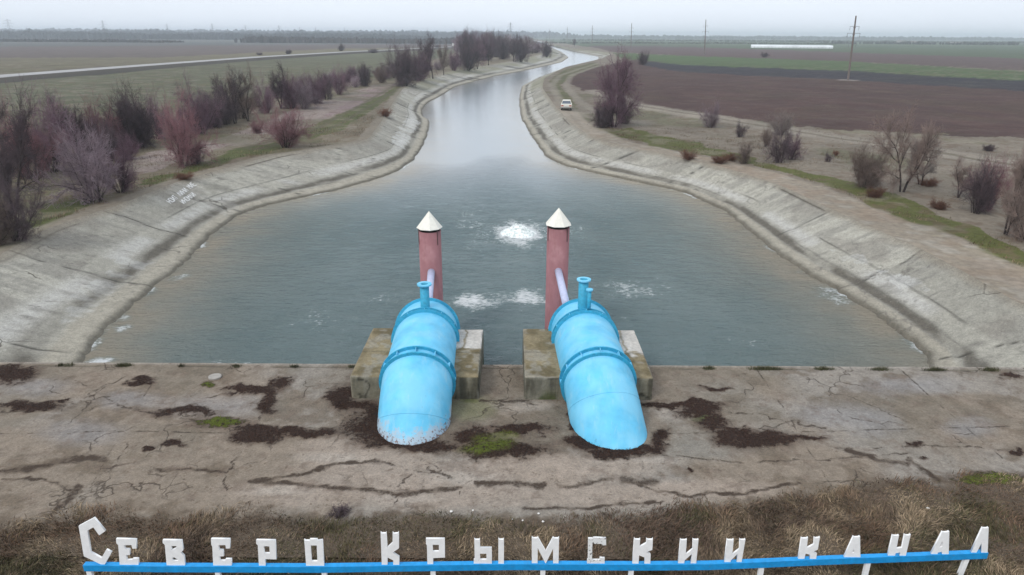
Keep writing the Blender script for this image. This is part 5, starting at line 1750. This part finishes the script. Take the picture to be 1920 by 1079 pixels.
def far_wood(name, belts, label, seed):
    r_ = np.random.default_rng(seed)
    Vs = []; Qs = []; Cs = []; off = 0
    for (x0, y0, x1, y1, depth, h, n, colr) in belts:
        t = r_.random(n)
        bx = x0 + (x1 - x0) * t + r_.uniform(-depth, depth, n) * 0.3; by = y0 + (y1 - y0) * t + r_.uniform(0, depth, n)
        hv = h * (0.45 + 0.9 * fbm(bx * 0.012, by * 0.012, seed, 4, .6)) * r_.uniform(0.7, 1.1, n)
        # each a ragged clump of upright brush faces
        for q in range(3):
            a = r_.uniform(0, np.pi, n); wd = hv * r_.uniform(0.35, 0.9, n)
            ux, uy = np.cos(a) * wd * .5, np.sin(a) * wd * .5
            z0 = np.full(n, Z_CREST - 0.5); zt = Z_CREST + hv * r_.uniform(0.6, 1.0, n)
            ox = bx + r_.normal(0, 1.5, n); oy = by + r_.normal(0, 1.5, n)
            V = np.stack([np.stack([ox - ux * .6, oy - uy * .6, z0], -1), np.stack([ox + ux * .6, oy + uy * .6, z0], -1),
                          np.stack([ox + ux, oy + uy, z0 + (zt - z0) * .7], -1), np.stack([ox + ux * .2, oy + uy * .2, zt], -1), np.stack([ox - ux, oy - uy, z0 + (zt - z0) * .75], -1)], 1)
            i = np.arange(n) * 5 + off
            Qs.append(np.stack([i, i + 1, i + 2, i + 4], -1)); Vs.append(V.reshape(-1, 3))
            Cs.append(np.repeat(np.array(colr)[None] * r_.uniform(0.7, 1.3, (n, 1)), 5, 0).reshape(-1, 3))
            Qs.append(np.stack([i + 4, i + 2, i + 3, i + 3], -1)[:, :4])
            off += n * 5
    V = np.concatenate(Vs); C_ = np.concatenate(Cs)
    quads = np.concatenate([q for q in Qs[::2]]); tris = np.concatenate([q[:, :3] for q in Qs[1::2]])
    me = np_mesh(name, V, quads, tris, col=C_)
    tag(link_mesh(name, me, M['wood_far']), label, kind='stuff')


far_wood('distant_wood', [(-1500, 1250, -250, 1350, 260, 13, 6500, (0.045, 0.05, 0.05)), (-1300, 1650, -100, 1900, 400, 18, 6500, (0.045, 0.05, 0.055)),
                          (-2600, 2600, 100, 2700, 500, 26, 6500, (0.045, 0.05, 0.055)), (-900, 900, -420, 860, 60, 4, 1400, (0.06, 0.055, 0.045)),
                          (-330, 900, -60, 900, 120, 8, 900, (0.07, 0.065, 0.06))],
         'distant blue grey belt of woods along the left horizon', 5)
far_wood('distant_tree_line', [(0, 2600, 2400, 2600, 500, 14, 3600, (0.07, 0.08, 0.06)), (150, 1500, 1400, 1500, 200, 4, 1400, (0.07, 0.08, 0.06)), (520, 1150, 900, 1050, 80, 6, 300, (0.06, 0.065, 0.05)),
                               (20, 1000, 500, 1100, 60, 2.5, 600, (0.08, 0.09, 0.06))],
         'thin distant line of trees along the right horizon', 9)

M['farwall'] = paint('far_plaster', (0.36, 0.34, 0.32), 0.05, 0.8)
M['farroof'] = paint('far_roof', (0.20, 0.15, 0.13), 0.05, 0.8)
for k, (x, y, w, h, lb) in enumerate([(1688, 80, 14, 3.5, 'far farmhouse, left of the small group on the right horizon'), (1712, 81, 10, 3.0, 'far barn with a brown roof, middle of the small group on the right horizon'),
                                      (1735, 83, 22, 2.2, 'long low far shed, right of the small group on the right horizon'), (1790, 81, 30, 2.0, 'long low pale shed far to the right on the horizon')]):
    p = at(x, y, Z_CREST); dd = float(proj(p)[2])
    W_ = w * dd / F; H_ = h * dd / F
    r0 = empty('farm_building', p, lb, 'building', 'farm buildings on the horizon')
    bm = bmesh.new(); add_box(bm, (0, 0, H_ * .3), (W_, W_ * .4, H_ * .6)); bm_obj('wall', bm, M['farwall'], r0)
    bm = bmesh.new(); add_prism(bm, [Vector((-W_ * .53, -W_ * .23, H_ * .6)), Vector((-W_ * .53, W_ * .23, H_ * .6)), Vector((-W_ * .53, 0, H_))], (W_ * 1.06, 0, 0)); bm_obj('roof', bm, M['farroof'], r0)


# ------------------------------------------------------------------ small things
# white painted writing on the left bank (too weathered to read)
def bank_point(px_, py_):
    """intersect the sight line with the left bank surface"""
    z = 1.6
    for _ in range(25):
        p = at(px_, py_, z)
        c_, w_, _, _ = [float(v[0]) for v in lines_at(np.array([p[1]]))]
        t = (w_ - p[0]) / (w_ - c_)
        z = 0.6 * z + 0.4 * float(profile(np.array([min(max(t, 0), 1)]), np.array([w_ - c_]))[0])
    return p


M['slogan'] = paint('white_slogan_paint', (0.72, 0.72, 0.70), 0.1, 0.8, (0.38, 0.37, 0.33), 9, 0.62)
slogan = empty('painted_slogan', bank_point(335, 362), 'two short lines of faded white painted writing on the left bank slab', 'writing')
bm = bmesh.new()


def stroke(a, b, wpx=1.4):
    ax_, ay_ = a; bx_, by_ = b
    P0 = bank_point(ax_, ay_); P1 = bank_point(bx_, by_)
    d = Vector(P1 - P0); 
    if d.length < 1e-3: return
    nn = d.cross(Vector((0.3, 0, 1))).normalized() * 0.03
    up = Vector((0.0, 0, 0.045))
    vs = [bm.verts.new(Vector(P0) + s * nn + u_) for s, u_ in ((-1, up), (1, up))] + [bm.verts.new(Vector(P1) + s * nn + u_) for s, u_ in ((1, up), (-1, up))]
    bm.faces.new(vs)


# glyph cells: along-line direction and letter height direction in photo pixels
def glyph_line(x0, y0, dx, dy, hx, hy, glyphs):
    for k, g in enumerate(glyphs):
        if g == ' ': continue
        ox, oy = x0 + dx * k, y0 + dy * k

        def P(u, v): return (ox + dx * 0.72 * u + hx * v, oy + dy * 0.72 * u + hy * v)
        segs = {'Л': [((0, 1), (.5, 0)), ((.5, 0), (1, 1))], 'И': [((0, 0), (0, 1)), ((0, 1), (1, 0)), ((1, 0), (1, 1))], 'М': [((0, 1), (0, 0)), ((0, 0), (.5, .6)), ((.5, .6), (1, 0)), ((1, 0), (1, 1))],
                'О': [((0, 0), (1, 0)), ((1, 0), (1, 1)), ((1, 1), (0, 1)), ((0, 1), (0, 0))], 'Н': [((0, 0), (0, 1)), ((1, 0), (1, 1)), ((0, .5), (1, .5))], 'Т': [((0, 0), (1, 0)), ((.5, 0), (.5, 1))],
                'Е': [((0, 0), (0, 1)), ((0, 0), (1, 0)), ((0, .5), (.8, .5)), ((0, 1), (1, 1))], 'К': [((0, 0), (0, 1)), ((1, 0), (0, .5)), ((0, .5), (1, 1))]}[g]
        for a, b in segs: stroke(P(*a), P(*b))


glyph_line(311.5, 377.5, 3.75, -2.75, 9.5, 5.5, 'НОИТ ЛИНИ МИЕ')
o = bm_obj('text_line', bm, M['slogan'], slogan); shift(o, slogan.location)
bm = bmesh.new()
glyph_line(337, 378, 3.9, -2.75, 8.5, 5.5, 'ИНОМЛИ')
o = bm_obj('text_line', bm, M['slogan'], slogan); shift(o, slogan.location)

# round stone lid on the apron
M['lid'] = paint('pale_stone_lid', (0.30, 0.28, 0.25), 0.15, 0.8)
p = at(403, 707, ZA + 0.03)
bm = bmesh.new(); add_tube(bm, [(0, 0, -0.03), (0, 0, 0.03), (0, 0, 0.045)], [0.23, 0.23, 0.19], 28)
o = bm_obj('manhole_cover', bm, M['lid']); o.location = p
tag(o, 'small round pale cover lying on the left part of the concrete apron', 'cover')

# twiggy weed before the right pipe and by the grass line
for (x, y, h, w, lb, tw) in [(1128, 832, 20, 16, 'small twiggy weed growing at the foot of the right blue pipe', 'dark'), (640, 975, 38, 60, 'grey twiggy weed at the grass line above the sign rail gap', 'dark')]:
    p = at(x, y, ZA + 0.05); dd = float(proj(p)[2])
    tm, cm, hh, rr = PROTO['shrub'][0]
    th, tn = grow(33, 0.5, 'shrub')
    S = np.array(tn)[::3]; S[:, 6:8] = 0.003
    s = h * dd / F / 0.5
    r0 = empty('weed', p, lb, 'weed', 'twiggy weeds on the apron')
    for nm, me, mt in (('stems', segs_mesh('stems', th, 4), TRUNK), ('twigs', segs_mesh('twigs', S, 3), TW[tw])):
        o = link_mesh(nm, me, mt, r0); o.scale = (s, s, s)

# pale pebbles and litter
M['pebble'] = paint('pale_pebble', (0.62, 0.60, 0.56), 0.15, 0.7)
for k, (x, y) in enumerate([(980, 976), (1018, 978), (887, 957), (1010, 963), (960, 974), (1740, 953), (846, 959)]):
    p = at(x, y, ZA + 0.24)
    bm = bmesh.new()
    bmesh.ops.create_icosphere(bm, subdivisions=2, radius=rnd.uniform(0.02, 0.045))
    for v in bm.verts: v.co *= rnd.uniform(0.8, 1.15); v.co.z *= 0.5
    o = bm_obj('pebble', bm, M['pebble']); o.location = p
    tag(o, 'small pale pebble lying along the edge between the concrete and the dry grass', 'pebble', 'pale pebbles along the grass edge')

# ------------------------------------------------------------------ the air
bm = bmesh.new()
x0, x1, y0, y1, z0, z1 = -13000, 13000, -5000, 11000, -4.2, 46
v = [bm.verts.new(p) for p in ((x0, y0, z0), (x1, y0, z0), (x1, y1, z0), (x0, y1, z0), (x0, y0, z1), (x1, y0, z1), (x1, y1, z1), (x0, y1, z1))]
for f_ in ((3, 2, 1, 0), (4, 5, 6, 7), (0, 1, 5, 4), (1, 2, 6, 5), (2, 3, 7, 6), (3, 0, 4, 7)): bm.faces.new([v[q] for q in f_])
hm = bpy.data.materials.new('air_haze'); hm.use_nodes = True
ht = hm.node_tree; ht.nodes.clear()
vo = ht.nodes.new('ShaderNodeVolumePrincipled'); ho = ht.nodes.new('ShaderNodeOutputMaterial')
vo.inputs['Color'].default_value = (0.86, 0.935, 1.0, 1)
vo.inputs['Density'].default_value = 0.00032
vo.inputs['Anisotropy'].default_value = 0.2
ht.links.new(vo.outputs[0], ho.inputs['Volume'])
tag(bm_obj('haze', bm, hm), 'thin pale blue haze over the whole plain', kind='stuff')
